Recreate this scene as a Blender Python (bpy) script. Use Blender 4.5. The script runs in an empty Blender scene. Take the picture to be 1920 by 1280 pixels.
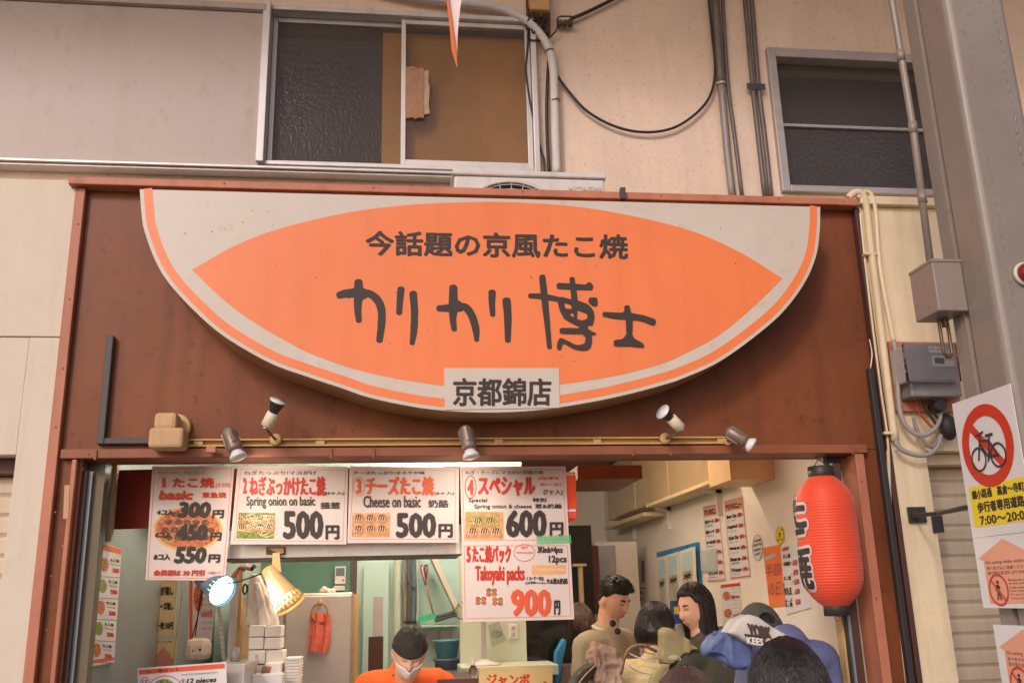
import bpy, bmesh, math, random
from mathutils import Vector, Matrix, noise, Euler
random.seed(7)
S = bpy.context.scene
COL = S.collection
PI = math.pi

# ------------------------------------------------------------------ camera
PITCH, YAW, ROLL, FPX = 0.27004761, 0.1277848, -0.02623706, 1747.83
CAM = Vector((0.0, -3.5, 1.65))
fw = Vector((math.sin(YAW)*math.cos(PITCH), math.cos(YAW)*math.cos(PITCH), math.sin(PITCH)))
rt = fw.cross(Vector((0, 0, 1))).normalized()
up = rt.cross(fw)
_c, _s = math.cos(ROLL), math.sin(ROLL)
rt2 = rt*_c + up*_s
up2 = -rt*_s + up*_c
cd = bpy.data.cameras.new('camera')
cam = bpy.data.objects.new('camera', cd)
COL.objects.link(cam)
cam.matrix_world = Matrix(((rt2.x, up2.x, -fw.x, CAM.x), (rt2.y, up2.y, -fw.y, CAM.y), (rt2.z, up2.z, -fw.z, CAM.z), (0, 0, 0, 1)))
cd.sensor_width = 36.0
cd.lens = 36.0*FPX/1920.0
cd.clip_end = 400.0
S.camera = cam

# ------------------------------------------------------------------ light
w = bpy.data.worlds.new("World"); S.world = w; w.use_nodes = True
nt = w.node_tree
bg = nt.nodes['Background']
sky = nt.nodes.new('ShaderNodeTexSky'); sky.sky_type = 'NISHITA'; sky.sun_disc = False
SUN = Vector((0.55, 1.0, -0.62)).normalized()          # the way the light travels
sky.sun_elevation = math.asin(-SUN.z)
sky.sun_rotation = math.atan2(-SUN.x, -SUN.y)
sky.air_density = 1.0; sky.dust_density = 3.0; sky.ozone_density = 1.0
wb_ = nt.nodes.new('ShaderNodeVectorMath'); wb_.operation = 'MULTIPLY'; wb_.inputs[1].default_value = (1.08, 1.0, 1.06)   # camera white balance
nt.links.new(sky.outputs[0], wb_.inputs[0]); nt.links.new(wb_.outputs[0], bg.inputs[0])
bg.inputs[1].default_value = 0.15
sl = bpy.data.lights.new('sun', 'SUN'); so = bpy.data.objects.new('sun', sl); COL.objects.link(so)
so.rotation_euler = (-SUN).to_track_quat('Z', 'Y').to_euler()
sl.energy = 1.15; sl.angle = math.radians(9.0); sl.color = (1.0, 0.94, 0.96)
S.view_settings.view_transform = 'Standard'; S.view_settings.look = 'None'
S.view_settings.exposure = -0.24; S.view_settings.gamma = 1.0
S.cycles.use_denoising = True
S.cycles.max_bounces = 8

# ------------------------------------------------------------------ pixel rays onto real planes
def ray(px, py):
    return rt2*(px-960)/FPX + up2*(640-py)/FPX + fw
def P(px, py, Y):
    d = ray(px, py); return CAM + d*((Y-CAM.y)/d.y)
def PX(px, py, X):
    d = ray(px, py); return CAM + d*((X-CAM.x)/d.x)
def PZ(px, py, Z):
    d = ray(px, py); return CAM + d*((Z-CAM.z)/d.z)

# ------------------------------------------------------------------ materials
def lin(c):
    return tuple(((v/255)/12.92 if v/255 <= 0.04045 else ((v/255+0.055)/1.055)**2.4) for v in c)
MATS = {}
def mat(name, rgb, rough=0.6, metal=0.0, var=0.12, scale=6.0, bump=0.0, bscale=60.0, spec=0.4, streak=0.0, streakcol=(60, 45, 35),
        alpha=1.0, trans=0.0, emit=None, estr=0.0, stretch=(1, 1, 1), bstretch=(1, 1, 1), coat=0.0, sheen=0.0, speck=0.0, sscale=60.0):
    if name in MATS: return MATS[name]
    m = bpy.data.materials.new(name); m.use_nodes = True
    t = m.node_tree; N = t.nodes; L = t.links
    b = N['Principled BSDF']
    base = lin(rgb)
    tc = N.new('ShaderNodeTexCoord')
    mp = N.new('ShaderNodeMapping'); mp.inputs['Scale'].default_value = stretch
    L.new(tc.outputs['Object'], mp.inputs[0])
    n1 = N.new('ShaderNodeTexNoise'); n1.inputs['Scale'].default_value = scale; n1.inputs['Detail'].default_value = 6; n1.inputs['Roughness'].default_value = 0.65
    L.new(mp.outputs[0], n1.inputs['Vector'])
    mr = N.new('ShaderNodeMapRange'); mr.inputs['From Min'].default_value = 0.3; mr.inputs['From Max'].default_value = 0.7
    mr.inputs['To Min'].default_value = 1-var; mr.inputs['To Max'].default_value = 1+var*0.6
    L.new(n1.outputs['Fac'], mr.inputs[0])
    mul = N.new('ShaderNodeVectorMath'); mul.operation = 'SCALE'
    mul.inputs[0].default_value = base
    L.new(mr.outputs[0], mul.inputs['Scale'])
    last = mul.outputs[0]
    if streak > 0:
        m2 = N.new('ShaderNodeMapping'); m2.inputs['Scale'].default_value = (9, 9, 0.8)
        L.new(tc.outputs['Object'], m2.inputs[0])
        n2 = N.new('ShaderNodeTexNoise'); n2.inputs['Scale'].default_value = 1.6; n2.inputs['Detail'].default_value = 5
        L.new(m2.outputs[0], n2.inputs['Vector'])
        r2 = N.new('ShaderNodeMapRange'); r2.inputs['From Min'].default_value = 0.5; r2.inputs['From Max'].default_value = 0.78
        r2.inputs['To Min'].default_value = 0.0; r2.inputs['To Max'].default_value = streak
        L.new(n2.outputs['Fac'], r2.inputs[0])
        mx = N.new('ShaderNodeMix'); mx.data_type = 'RGBA'
        L.new(r2.outputs[0], mx.inputs['Factor']); L.new(last, mx.inputs['A'])
        mx.inputs['B'].default_value = (*lin(streakcol), 1)
        last = mx.outputs['Result']
    if speck > 0:
        n4 = N.new('ShaderNodeTexNoise'); n4.inputs['Scale'].default_value = sscale; n4.inputs['Detail'].default_value = 2
        L.new(tc.outputs['Object'], n4.inputs['Vector'])
        n5 = N.new('ShaderNodeTexNoise'); n5.inputs['Scale'].default_value = 2.5; L.new(tc.outputs['Object'], n5.inputs['Vector'])
        r4 = N.new('ShaderNodeMapRange'); r4.inputs['From Min'].default_value = 0.60; r4.inputs['From Max'].default_value = 0.72; r4.inputs['To Max'].default_value = speck
        L.new(n4.outputs['Fac'], r4.inputs[0])
        mm_ = N.new('ShaderNodeMath'); mm_.operation = 'MULTIPLY'; L.new(r4.outputs[0], mm_.inputs[0]); L.new(n5.outputs['Fac'], mm_.inputs[1])
        mx4 = N.new('ShaderNodeMix'); mx4.data_type = 'RGBA'; L.new(mm_.outputs[0], mx4.inputs['Factor']); L.new(last, mx4.inputs['A']); mx4.inputs['B'].default_value = (*lin(streakcol), 1)
        last = mx4.outputs['Result']
    L.new(last, b.inputs['Base Color'])
    b.inputs['Roughness'].default_value = rough
    b.inputs['Metallic'].default_value = metal
    b.inputs['Specular IOR Level'].default_value = spec
    b.inputs['Coat Weight'].default_value = coat
    b.inputs['Sheen Weight'].default_value = sheen
    b.inputs['Alpha'].default_value = alpha
    b.inputs['Transmission Weight'].default_value = trans
    if rough > 0.12 and metal < 0.9:
        rr = N.new('ShaderNodeMapRange'); rr.inputs['To Min'].default_value = max(0.02, rough-0.12); rr.inputs['To Max'].default_value = min(1, rough+0.12)
        L.new(n1.outputs['Fac'], rr.inputs[0]); L.new(rr.outputs[0], b.inputs['Roughness'])
    if emit:
        b.inputs['Emission Color'].default_value = (*lin(emit), 1); b.inputs['Emission Strength'].default_value = estr
    if bump > 0:
        mb = N.new('ShaderNodeMapping'); mb.inputs['Scale'].default_value = bstretch
        L.new(tc.outputs['Object'], mb.inputs[0])
        n3 = N.new('ShaderNodeTexNoise'); n3.inputs['Scale'].default_value = bscale; n3.inputs['Detail'].default_value = 4
        L.new(mb.outputs[0], n3.inputs['Vector'])
        bp = N.new('ShaderNodeBump'); bp.inputs['Strength'].default_value = 1.0; bp.inputs['Distance'].default_value = bump
        L.new(n3.outputs['Fac'], bp.inputs['Height']); L.new(bp.outputs[0], b.inputs['Normal'])
    MATS[name] = m
    return m

# ------------------------------------------------------------------ objects
def tag(o, label=None, cat=None, group=None, kind=None):
    if label: o['label'] = label
    if cat: o['category'] = cat
    if group: o['group'] = group
    if kind: o['kind'] = kind
    return o
def thing(name, label, cat, loc=(0, 0, 0), group=None, rot=None):
    o = bpy.data.objects.new(name, None); COL.objects.link(o); o.location = loc
    o.empty_display_size = 0.05
    if rot: o.rotation_euler = rot
    return tag(o, label, cat, group)
def wloc(o):
    v = Vector((0, 0, 0))
    while o: v += o.location; o = o.parent
    return v
def copy_tree(o, parent=None):
    c = o.copy(); COL.objects.link(c); c.parent = parent
    for ch in [x for x in KIDS.get(o.name, [])]: 
        k = copy_tree(ch, c); KIDS.setdefault(c.name, []).append(k)
    return c
KIDS = {}
class MB:
    """collects shapes and links them as one mesh object"""
    def __init__(s): s.v = []; s.f = []; s.sm = []
    def add(s, vs, fs, smooth=False):
        n = len(s.v); s.v += [Vector(v) for v in vs]; s.f += [tuple(i+n for i in f) for f in fs]; s.sm += [smooth]*len(fs); return s
    def bm(s, bm, smooth=False):
        bm.verts.index_update()
        s.add([v.co.copy() for v in bm.verts], [[v.index for v in f.verts] for f in bm.faces], smooth); bm.free(); return s
    def box(s, a, b, bev=0.0, M=None):
        x0, x1 = sorted((a[0], b[0])); y0, y1 = sorted((a[1], b[1])); z0, z1 = sorted((a[2], b[2]))
        vs = [(x, y, z) for x in (x0, x1) for y in (y0, y1) for z in (z0, z1)]
        fs = [(0, 1, 3, 2), (4, 6, 7, 5), (0, 4, 5, 1), (2, 3, 7, 6), (0, 2, 6, 4), (1, 5, 7, 3)]
        if bev > 0:
            bm = bmesh.new(); bv = [bm.verts.new(v) for v in vs]
            for f in fs: bm.faces.new([bv[i] for i in f])
            bmesh.ops.bevel(bm, geom=bm.edges[:], offset=bev, segments=2, affect='EDGES', profile=0.5)
            if M: bmesh.ops.transform(bm, matrix=M, verts=bm.verts)
            return s.bm(bm)
        if M: vs = [M @ Vector(v) for v in vs]
        return s.add(vs, fs)
    def hexa(s, q0, q1):
        """solid between two quads"""
        vs = list(q0)+list(q1)
        return s.add(vs, [(0, 1, 2, 3), (7, 6, 5, 4), (0, 4, 5, 1), (1, 5, 6, 2), (2, 6, 7, 3), (3, 7, 4, 0)])
    def slab(s, quad, back, bev=0):
        """quad in the facade plane given a thickness by moving along y"""
        return s.hexa(quad, [Vector(p)+Vector((0, back, 0)) for p in quad])
    def prism(s, poly, off):
        n = len(poly); off = Vector(off)
        vs = [Vector(p) for p in poly]+[Vector(p)+off for p in poly]
        return s.add(vs, [tuple(range(n)), tuple(range(2*n-1, n-1, -1))]+[(i, i+n, (i+1) % n+n, (i+1) % n) for i in range(n)])
    def tube(s, pts, r, n=10, caps=True, smooth=True):
        pts = [Vector(p) for p in pts]
        rs = r if isinstance(r, (list, tuple)) else [r]*len(pts)
        vs = []; fs = []
        t0 = (pts[1]-pts[0]).normalized()
        a = t0.orthogonal().normalized()
        for i, p in enumerate(pts):
            if i == 0: t = t0
            elif i == len(pts)-1: t = (pts[i]-pts[i-1]).normalized()
            else: t = ((pts[i+1]-p).normalized()+(p-pts[i-1]).normalized()).normalized()
            a = (a-t*a.dot(t)).normalized(); b = t.cross(a)
            for k in range(n):
                an = 2*PI*k/n
                vs.append(p+(a*math.cos(an)+b*math.sin(an))*rs[i])
        for i in range(len(pts)-1):
            for k in range(n):
                fs.append((i*n+k, i*n+(k+1) % n, (i+1)*n+(k+1) % n, (i+1)*n+k))
        s.add(vs, fs, smooth)
        if caps:
            m = len(s.v)-len(vs)
            s.f += [tuple(m+k for k in reversed(range(n))), tuple(m+(len(pts)-1)*n+k for k in range(n))]; s.sm += [False, False]
        return s
    def lathe(s, prof, n=24, M=None, caps=True, smooth=True):
        """prof: (radius, z) along local z"""
        vs = []; fs = []
        for r, z in prof:
            for k in range(n):
                v = Vector((r*math.cos(2*PI*k/n), r*math.sin(2*PI*k/n), z)); vs.append(M @ v if M else v)
        for i in range(len(prof)-1):
            for k in range(n): fs.append((i*n+k, i*n+(k+1) % n, (i+1)*n+(k+1) % n, (i+1)*n+k))
        s.add(vs, fs, smooth)
        if caps:
            m = len(s.v)-len(vs)
            s.f += [tuple(m+k for k in reversed(range(n))), tuple(m+(len(prof)-1)*n+k for k in range(n))]; s.sm += [False, False]
        return s
    def ell(s, c, r, n=16, m=10, M=None):
        vs = []; fs = []
        c = Vector(c)
        for j in range(m+1):
            th = PI*j/m
            for k in range(n):
                ph = 2*PI*k/n
                v = Vector((r[0]*math.sin(th)*math.cos(ph), r[1]*math.sin(th)*math.sin(ph), r[2]*math.cos(th)))
                if M: v = M @ v
                vs.append(c+v)
        for j in range(m):
            for k in range(n): fs.append((j*n+k, (j+1)*n+k, (j+1)*n+(k+1) % n, j*n+(k+1) % n))
        return s.add(vs, fs, True)
    def cap(s, a, b, ra, rb, n=12):
        """tapered capsule for bodies"""
        a = Vector(a); b = Vector(b); d = b-a; L = d.length; q = d.to_track_quat('Z', 'Y').to_matrix()
        prof = []
        for i in range(5): t = PI/2*(1-i/4); prof.append((max(1e-4, ra*math.cos(t)), -ra*math.sin(t)))
        for i in range(1, 4): prof.append((ra+(rb-ra)*i/4, L*i/4))
        for i in range(5): t = PI/2*i/4; prof.append((max(1e-4, rb*math.cos(t)), L+rb*math.sin(t)))
        M = Matrix.Translation(a) @ q.to_4x4()
        return s.lathe(prof, n, M)
    def disc(s, c, u, v, n=24):
        c = Vector(c); u = Vector(u); v = Vector(v)
        return s.add([c+u*math.cos(2*PI*k/n)+v*math.sin(2*PI*k/n) for k in range(n)], [tuple(range(n))])
    def build(s, name, m, parent=None, label=None, world=True, fixn=True):
        me = bpy.data.meshes.new(name)
        off = wloc(parent) if (parent and world) else Vector((0, 0, 0))
        me.from_pydata([v-off for v in s.v], [], s.f)
        me.polygons.foreach_set('use_smooth', s.sm)
        if fixn:
            bm = bmesh.new(); bm.from_mesh(me); bmesh.ops.recalc_face_normals(bm, faces=bm.faces); bm.to_mesh(me); bm.free()
        me.materials.append(m); me.update()
        return obj(name, me, parent, label)
def obj(name, me, parent=None, label=None):
    o = bpy.data.objects.new(name, me); COL.objects.link(o)
    if parent: o.parent = parent; KIDS.setdefault(parent.name, []).append(o)
    if label: o['label'] = label
    return o
def catmull(pts, n=8, closed=False):
    pts = [Vector(p) for p in pts]; out = []
    m = len(pts)
    rng = range(m if closed else m-1)
    for i in rng:
        p1 = pts[i]; p2 = pts[(i+1) % m]
        p0 = pts[(i-1) % m] if (closed or i > 0) else p1*2-p2
        p3 = pts[(i+2) % m] if (closed or i < m-2) else p2*2-p1
        for k in range(n):
            t = k/n
            out.append(0.5*((2*p1)+(-p0+p2)*t+(2*p0-5*p1+4*p2-p3)*t*t+(-p0+3*p1-3*p2+p3)*t**3))
    if not closed: out.append(pts[-1])
    return out

# ------------------------------------------------------------------ lettering
GLY = {}
def glyphs(tx, res=2):
    k = (tx, res)
    if k in GLY: return GLY[k]
    cu = bpy.data.curves.new('lettering', 'FONT'); cu.body = tx; cu.resolution_u = res
    ob = bpy.data.objects.new('lettering', cu)
    me = bpy.data.meshes.new_from_object(ob)
    vs = [v.co.copy() for v in me.vertices]; fs = [tuple(p.vertices) for p in me.polygons]
    bpy.data.objects.remove(ob); bpy.data.curves.remove(cu); bpy.data.meshes.remove(me)
    x0 = min(v.x for v in vs); x1 = max(v.x for v in vs); y0 = min(v.y for v in vs); y1 = max(v.y for v in vs)
    GLY[k] = ([((v.x-x0)/max(1e-6, x1-x0), (y1-v.y)/max(1e-6, y1-y0)) for v in vs], fs)
    return GLY[k]
LAY = [0]
def put_text(mb, tx, box, fmap, bold=0.0, skew=0.0, slope=0.0, lift=0.0006):
    """box x0,y0,x1,y1 in the map's own units; fmap(x, y, lift) gives the point on the sheet"""
    uv, fs = glyphs(tx)
    x0, y0, x1, y1 = box
    sh = [(0, 0)] if bold <= 0 else [(0, 0), (bold, 0.0), (-bold, 0.0), (0, bold*0.8), (0, -bold*0.8)]+([(bold*.7*i, bold*.56*j) for i in (-1, 1) for j in (-1, 1)]+[(bold*.5*i, bold*.4*j) for i, j in ((1, 0), (-1, 0), (0, 1), (0, -1))] if bold >= 1.5 or (0.006 < bold < 0.05) else [])
    for i, (dx, dy) in enumerate(sh):
        vs = []
        for u, v in uv:
            x = x0+bold+(x1-x0-2*bold)*u+dx+skew*(1-v)*(y1-y0)-skew*(y1-y0)*0.5
            y = y0+bold*.8+(y1-y0-1.6*bold)*v+dy+slope*(x-x0)
            vs.append(fmap(x, y, lift+i*0.00012))
        mb.add(vs, fs)
def outline(mb, pts, wd, fmap, lift=0.0006, closed=True):
    n = len(pts)
    for i in range(n if closed else n-1):
        a = Vector((*pts[i], 0)); b = Vector((*pts[(i+1) % n], 0)); d = (b-a).normalized(); q = Vector((-d.y, d.x, 0))*wd/2
        a2 = a-d*wd/2; b2 = b+d*wd/2
        mb.add([fmap(p.x, p.y, lift+(i % 4)*0.00005) for p in (a2+q, b2+q, b2-q, a2-q)], [(0, 1, 2, 3)])
def quad(mb, pts, fmap, lift):
    mb.add([fmap(x, y, lift) for x, y in pts], [tuple(range(len(pts)))])
def ellp(cx, cy, rx, ry, n=28):
    return [(cx+rx*math.cos(2*PI*k/n), cy+ry*math.sin(2*PI*k/n)) for k in range(n)]
def fY(Y, ox=0, oy=0, s=1.0):
    return lambda x, y, l: P(ox+x/s, oy+y/s, Y-l)
def fXw(X, ox=0, oy=0, s=1.0, sign=-1):
    return lambda x, y, l: PX(ox+x/s, oy+y/s, X+sign*l)

# ================================================================== materials of the place
M_plaster = mat('beige plaster', (232, 210, 190), 0.85, var=0.13, scale=2.2, bump=0.0018, bscale=110, streak=0.12, streakcol=(118, 98, 84), speck=.55, sscale=55)
M_cream = mat('cream painted board', (218, 206, 186), 0.7, var=0.07, speck=.3, sscale=12, scale=1.5, bump=0.0012, bscale=70, streak=0.2, streakcol=(186, 160, 128))
M_stucco = mat('yellowed stucco', (236, 216, 178), 0.8, var=0.1, scale=3, bump=0.003, bscale=55, streak=0.3, streakcol=(150, 124, 84))
M_shutterbox = mat('grey beige sheet metal', (184, 172, 164), 0.45, var=0.08, speck=.5, sscale=14, scale=1.2, bump=0.0006, bscale=25, spec=0.4, streak=0.22, streakcol=(150, 132, 116))
M_alu = mat('anodised aluminium', (206, 202, 198), 0.42, metal=0.35, var=0.06, scale=9, streak=0.25, streakcol=(120, 105, 92))
M_galv = mat('galvanised steel frame', (182, 176, 172), 0.5, metal=0.4, var=0.14, scale=14)
M_brown = mat('brown painted board', (128, 74, 44), 0.40, var=0.30, scale=1.7, bump=0.0008, bscale=12, spec=0.22, streak=0.45, streakcol=(74, 44, 36), speck=.8, sscale=24)
M_rail = mat('salmon painted steel rail', (190, 122, 94), 0.5, var=0.18, scale=5, streak=0.45, streakcol=(128, 70, 52))
M_lintel = mat('brown salmon lintel paint', (148, 88, 58), 0.5, var=0.22, scale=2.5, streak=0.4, streakcol=(104, 58, 42))
M_dkbrown = mat('dark brown trim', (84, 54, 46), 0.5, var=0.15, scale=4)
M_black = mat('black plastic', (54, 50, 48), 0.45, var=0.1)
M_dkgrey = mat('dark grey metal channel', (78, 72, 70), 0.5, var=0.15, scale=12)
M_cable = mat('black cable sheath', (52, 48, 46), 0.55, var=0.1)
M_pipe = mat('grey steel conduit', (116, 108, 104), 0.5, metal=0.2, var=0.25, scale=12, streak=0.4, streakcol=(78, 66, 58))
M_pipe2 = mat('weathered grey conduit', (150, 144, 140), 0.5, metal=0.2, var=0.15, scale=12)
M_hose = mat('white tape wrapped hose', (208, 204, 202), 0.6, var=0.06, scale=14, bump=0.002, bscale=30, bstretch=(0.3, 0.3, 3))
M_colgrey = mat('grey brown column paint', (140, 130, 120), 0.38, var=0.10, scale=2.5, bump=0.0010, bscale=14, spec=0.5, speck=.7, sscale=30, streak=0.18, streakcol=(120, 104, 96))
M_acw = mat('off white appliance paint', (212, 208, 202), 0.4, var=0.05, scale=6, streak=0.15)
M_ink = mat('black print', (60, 53, 47), 0.6, var=0.08)
M_orange = mat('orange sign film', (238, 130, 74), 0.36, var=0.08, scale=1.1, spec=0.45, streak=0.16, streakcol=(196, 88, 56))
M_signcream = mat('cream sign acrylic', (206, 196, 182), 0.35, var=0.07, speck=.5, sscale=16, scale=1.6, spec=0.45, streak=0.12, streakcol=(188, 160, 130))
M_signside = mat('sign side metal', (178, 140, 100), 0.5, var=0.15, scale=5)
M_ceil = mat('brown ceiling board', (150, 96, 74), 0.6, var=0.12, scale=3)
M_ground = mat('street paving', (120, 112, 104), 0.7, var=0.15, scale=2, bump=0.002, bscale=30)
M_dark = mat('dark room surface', (38, 34, 32), 0.9, var=0.1)
M_shut = mat('beige roller shutter slat', (206, 190, 164), 0.55, var=0.08, scale=6, streak=0.3, streakcol=(140, 118, 92))
M_conduit_y = mat('cream painted conduit', (232, 214, 176), 0.55, var=0.08, scale=12, streak=0.3, streakcol=(158, 132, 92))

def glass_mat(name, rgb, rough, bump, scale, alpha_t=0.95, stretch=(1, 1, 1)):
    m = bpy.data.materials.new(name); m.use_nodes = True; t = m.node_tree; b = t.nodes['Principled BSDF']
    b.inputs['Base Color'].default_value = (*lin(rgb), 1); b.inputs['Transmission Weight'].default_value = alpha_t
    b.inputs['Roughness'].default_value = rough; b.inputs['IOR'].default_value = 1.45
    tc = t.nodes.new('ShaderNodeTexCoord'); mp = t.nodes.new('ShaderNodeMapping'); mp.inputs['Scale'].default_value = stretch
    t.links.new(tc.outputs['Object'], mp.inputs[0])
    v = t.nodes.new('ShaderNodeTexVoronoi'); v.inputs['Scale'].default_value = scale; v.feature = 'SMOOTH_F1'
    t.links.new(mp.outputs[0], v.inputs['Vector'])
    bp = t.nodes.new('ShaderNodeBump'); bp.inputs['Distance'].default_value = bump; bp.inputs['Strength'].default_value = 1
    t.links.new(v.outputs['Distance'], bp.inputs['Height']); t.links.new(bp.outputs[0], b.inputs['Normal'])
    return m
M_pane = glass_mat('patterned window glass', (100, 92, 86), 0.14, 0.0024, 80, 0.0)
M_pane2 = glass_mat('hammered window glass', (84, 80, 78), 0.12, 0.006, 70, 0.0)
M_pane2.node_tree.nodes['Principled BSDF'].inputs['Alpha'].default_value = 0.6
M_pane.node_tree.nodes['Principled BSDF'].inputs['Alpha'].default_value = 0.30

# ================================================================== ground
g = MB().box((-40, -40, -0.3), (40, 40, 0.0)).build('street', M_ground); tag(g, kind='structure')

# ================================================================== shopfront levels
Z = lambda px, py, Y: P(px, py, Y).z
X = lambda px, py, Y: P(px, py, Y).x
YB = 0.45                                             # upper wall face
zt = Z(870, 351, -0.06)                               # top of the parapet rail
x_l = X(72, 1051.6, -0.03); x_r = X(1641, 700, 0.0)

# ---------------- upper building
ub = thing('upper_building', 'beige plastered upper storey with sliding windows above the takoyaki shop', 'building', (0, YB, 0))
wx0 = X(500, 170, YB); wx1 = X(1000, 170, YB); wz0 = Z(740, 324, YB); wz1 = Z(740, 36, YB)
rx0 = X(1456, 230, YB); rz1 = Z(1560, 107, YB); rz0 = Z(1600, 361, YB); rx1 = rx0+1.05
TOPZ = 5.6
m = MB()
m.box((-9, YB, 2.5), (wx0, YB+0.2, TOPZ)); m.box((wx1, YB, 2.9), (rx0, YB+0.2, TOPZ)); m.box((rx1, YB, 2.9), (9, YB+0.2, TOPZ))
m.box((wx0, YB, 2.9), (wx1, YB+0.2, wz0)); m.box((wx0, YB, wz1), (wx1, YB+0.2, TOPZ))
m.box((rx0, YB, 2.9), (rx1, YB+0.2, rz0)); m.box((rx0, YB, rz1), (rx1, YB+0.2, TOPZ))
m.build('wall', M_plaster, ub)
m = MB(); m.box((-9, -1.50, TOPZ-0.25), (9, YB-0.002, TOPZ-0.05)); m.box((-9, -1.62, TOPZ-0.33), (9, -1.503, TOPZ+0.05)); m.build('eave', M_plaster, ub)  # unseen eave, added so its shadow darkens the upper wall
m = MB(); m.box((-9, YB+1.6, 2.9), (9, YB+1.7, TOPZ)); m.box((-9, YB+0.2, 2.85), (9, YB+1.7, 2.9)); m.build('dark_room', M_dark, ub)
# sheet metal shutter box left of the window
sp = MB(); q = [P(-60, 0.5, YB-0.06), P(500, 25, YB-0.06), P(484.5, 312.4, YB-0.06), P(-60, 297.5, YB-0.06)]
xa = -3.2; xb = X(492, 170, YB-0.06); za = Z(300, 308, YB-0.06); zb = Z(300, 15, YB-0.06)
sp.box((xa, YB-0.06, za), (xb, YB-0.003, zb), 0.004).build('shutter_box', M_shutterbox, ub)
m = MB(); m.box((xa, YB-0.085, zb+0.002), (xb, YB-0.003, zb+0.035), 0.003); m.build('top_trim', M_shutterbox, ub)
m = MB(); m.box((xa, YB-0.085, za-0.014), (wx1+0.02, YB-0.003, za-0.002), 0.002); m.box((xa, YB-0.070, za-0.026), (wx1+0.0, YB-0.003, za-0.016), 0.002); m.build('sill_rail', M_alu, ub)
# sliding window
wf = MB(); F = YB-0.05
wf.box((wx0-0.022, F-0.03, wz0-0.0), (wx0+0.012, YB+0.06, wz1+0.012), 0.003)
wf.box((wx1-0.012, F, wz0), (wx1+0.014, YB+0.06, wz1+0.012), 0.003)
wf.box((wx0+0.0125, F, wz1-0.012), (wx1-0.0125, YB+0.06, wz1+0.012), 0.003)
wf.box((wx0+0.0125, F, wz0), (wx1-0.0125, YB+0.06, wz0+0.02), 0.003)
win = wf.build('window', M_alu, ub, 'sliding window with amber backed frosted glass')
def sash(x0, x1, z0, z1, y, wl, wr, wt, wb, par, mt, name='sash'):
    s = MB(); s.box((x0, y, z0), (x0+wl, y+0.028, z1), 0.002); s.box((x1-wr, y, z0), (x1, y+0.028, z1), 0.002)
    s.box((x0+wl+.0005, y+0.001, z1-wt), (x1-wr-.0005, y+0.027, z1), 0.002); s.box((x0+wl+.0005, y+0.001, z0), (x1-wr-.0005, y+0.027, z0+wb), 0.002)
    s.build(name, mt, par)
    MB().box((x0+wl-.003, y+0.010, z0+wb-.003), (x1-wr+.003, y+0.014, z1-wt+.003)).build('pane', M_pane, par)
xm0 = X(752, 180, F+0.0); xm1 = X(762, 180, F)
sash(wx0+0.014, xm1-0.004, wz0+0.022, wz1-0.014, YB+0.012, 0.022, 0.02, 0.022, 0.03, win, M_alu)
sash(xm0, wx1-0.014, wz0+0.022, wz1-0.014, YB-0.025, 0.022, 0.024, 0.025, 0.036, win, M_alu)
M_amber = mat('amber curtain', (236, 170, 82), 0.8, var=0.3, scale=1.6)
ac = MB(); ax0 = X(717, 170, YB+0.06)
ac.box((ax0, YB+0.055, wz0-0.02), (wx1+0.05, YB+0.07, wz1-0.04)); ac.build('amber_curtain', M_amber, ub)
# torn cardboard patch stuck on the pane
M_card = mat('torn tan cardboard', (168, 130, 98), 0.8, var=0.22, scale=22, bump=0.004, bscale=60)
pts = [(761, 126), (768, 127), (773, 124), (776, 130), (784, 128), (790, 133), (793, 129), (800, 130), (797, 142), (803, 150), (801, 160), (806, 172), (802, 181), (806, 196), (799, 205), (803, 214), (794, 213), (795, 220), (786, 218), (782, 223), (776, 217), (770, 223), (766, 219), (761, 221)]
pts = [(761, 126), (778, 124), (779, 128), (794, 127), (795, 160), (793, 186), (795, 221), (785, 220), (777, 223), (776, 220), (761, 221)]
cb = thing('cardboard_patch', 'torn tan cardboard scrap stuck on the amber window pane', 'cardboard', P(780, 175, YB-.03))
MB().prism([P(x, y, YB-0.031) for x, y in pts], (0, 0.016, 0)).build('front_piece', M_card, cb)
MB().prism([P(x, y, YB-0.026) for x, y in [(790, 133), (804, 132), (803, 158), (806, 160), (804, 196), (806, 213), (790, 215)]], (0, 0.012, 0)).build('torn_piece', mat('pale torn cardboard', (186, 160, 132), .8, var=.2, scale=20), cb)
# right window
rf = MB(); F2 = YB-0.03
rw_l = X(1441, 105, F2)
rf.box((rx0-0.02, F2, rz0-0.015), (rx0+0.022, YB+0.1, rz1+0.02), 0.003); rf.box((rx1-0.02, F2, rz0-0.015), (rx1+0.03, YB+0.1, rz1+0.02), 0.003)
rf.box((rx0+0.0225, F2, rz1-0.03), (rx1-0.0205, YB+0.1, rz1+0.02), 0.003); rf.box((rx0+0.0225, F2, rz0-0.015), (rx1-0.0205, YB+0.1, rz0+0.018), 0.003)
rwin = rf.build('window', M_galv, ub, 'dark patterned window with thin middle bar')
zmid = Z(1600, 240.5, YB+0.03)
MB().box((rx0+0.02, YB+0.02, zmid-0.008), (rx1-0.018, YB+0.05, zmid+0.008), 0.002).build('glazing_bar', M_galv, rwin)
MB().box((rx0+0.02, YB+0.036, rz0+0.016), (rx1-0.018, YB+0.040, zmid-0.007)).build('pane', M_pane2, rwin)
MB().box((rx0+0.02, YB+0.036, zmid+0.007), (rx1-0.018, YB+0.040, rz1-0.028)).build('pane', M_pane, rwin)
MB().box((rx0-0.1, YB+0.25, rz0-0.1), (rx1+0.1, YB+0.26, rz1+0.1)).build('blind', mat('grey blind', (96, 92, 90), 0.8), rwin)

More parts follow.
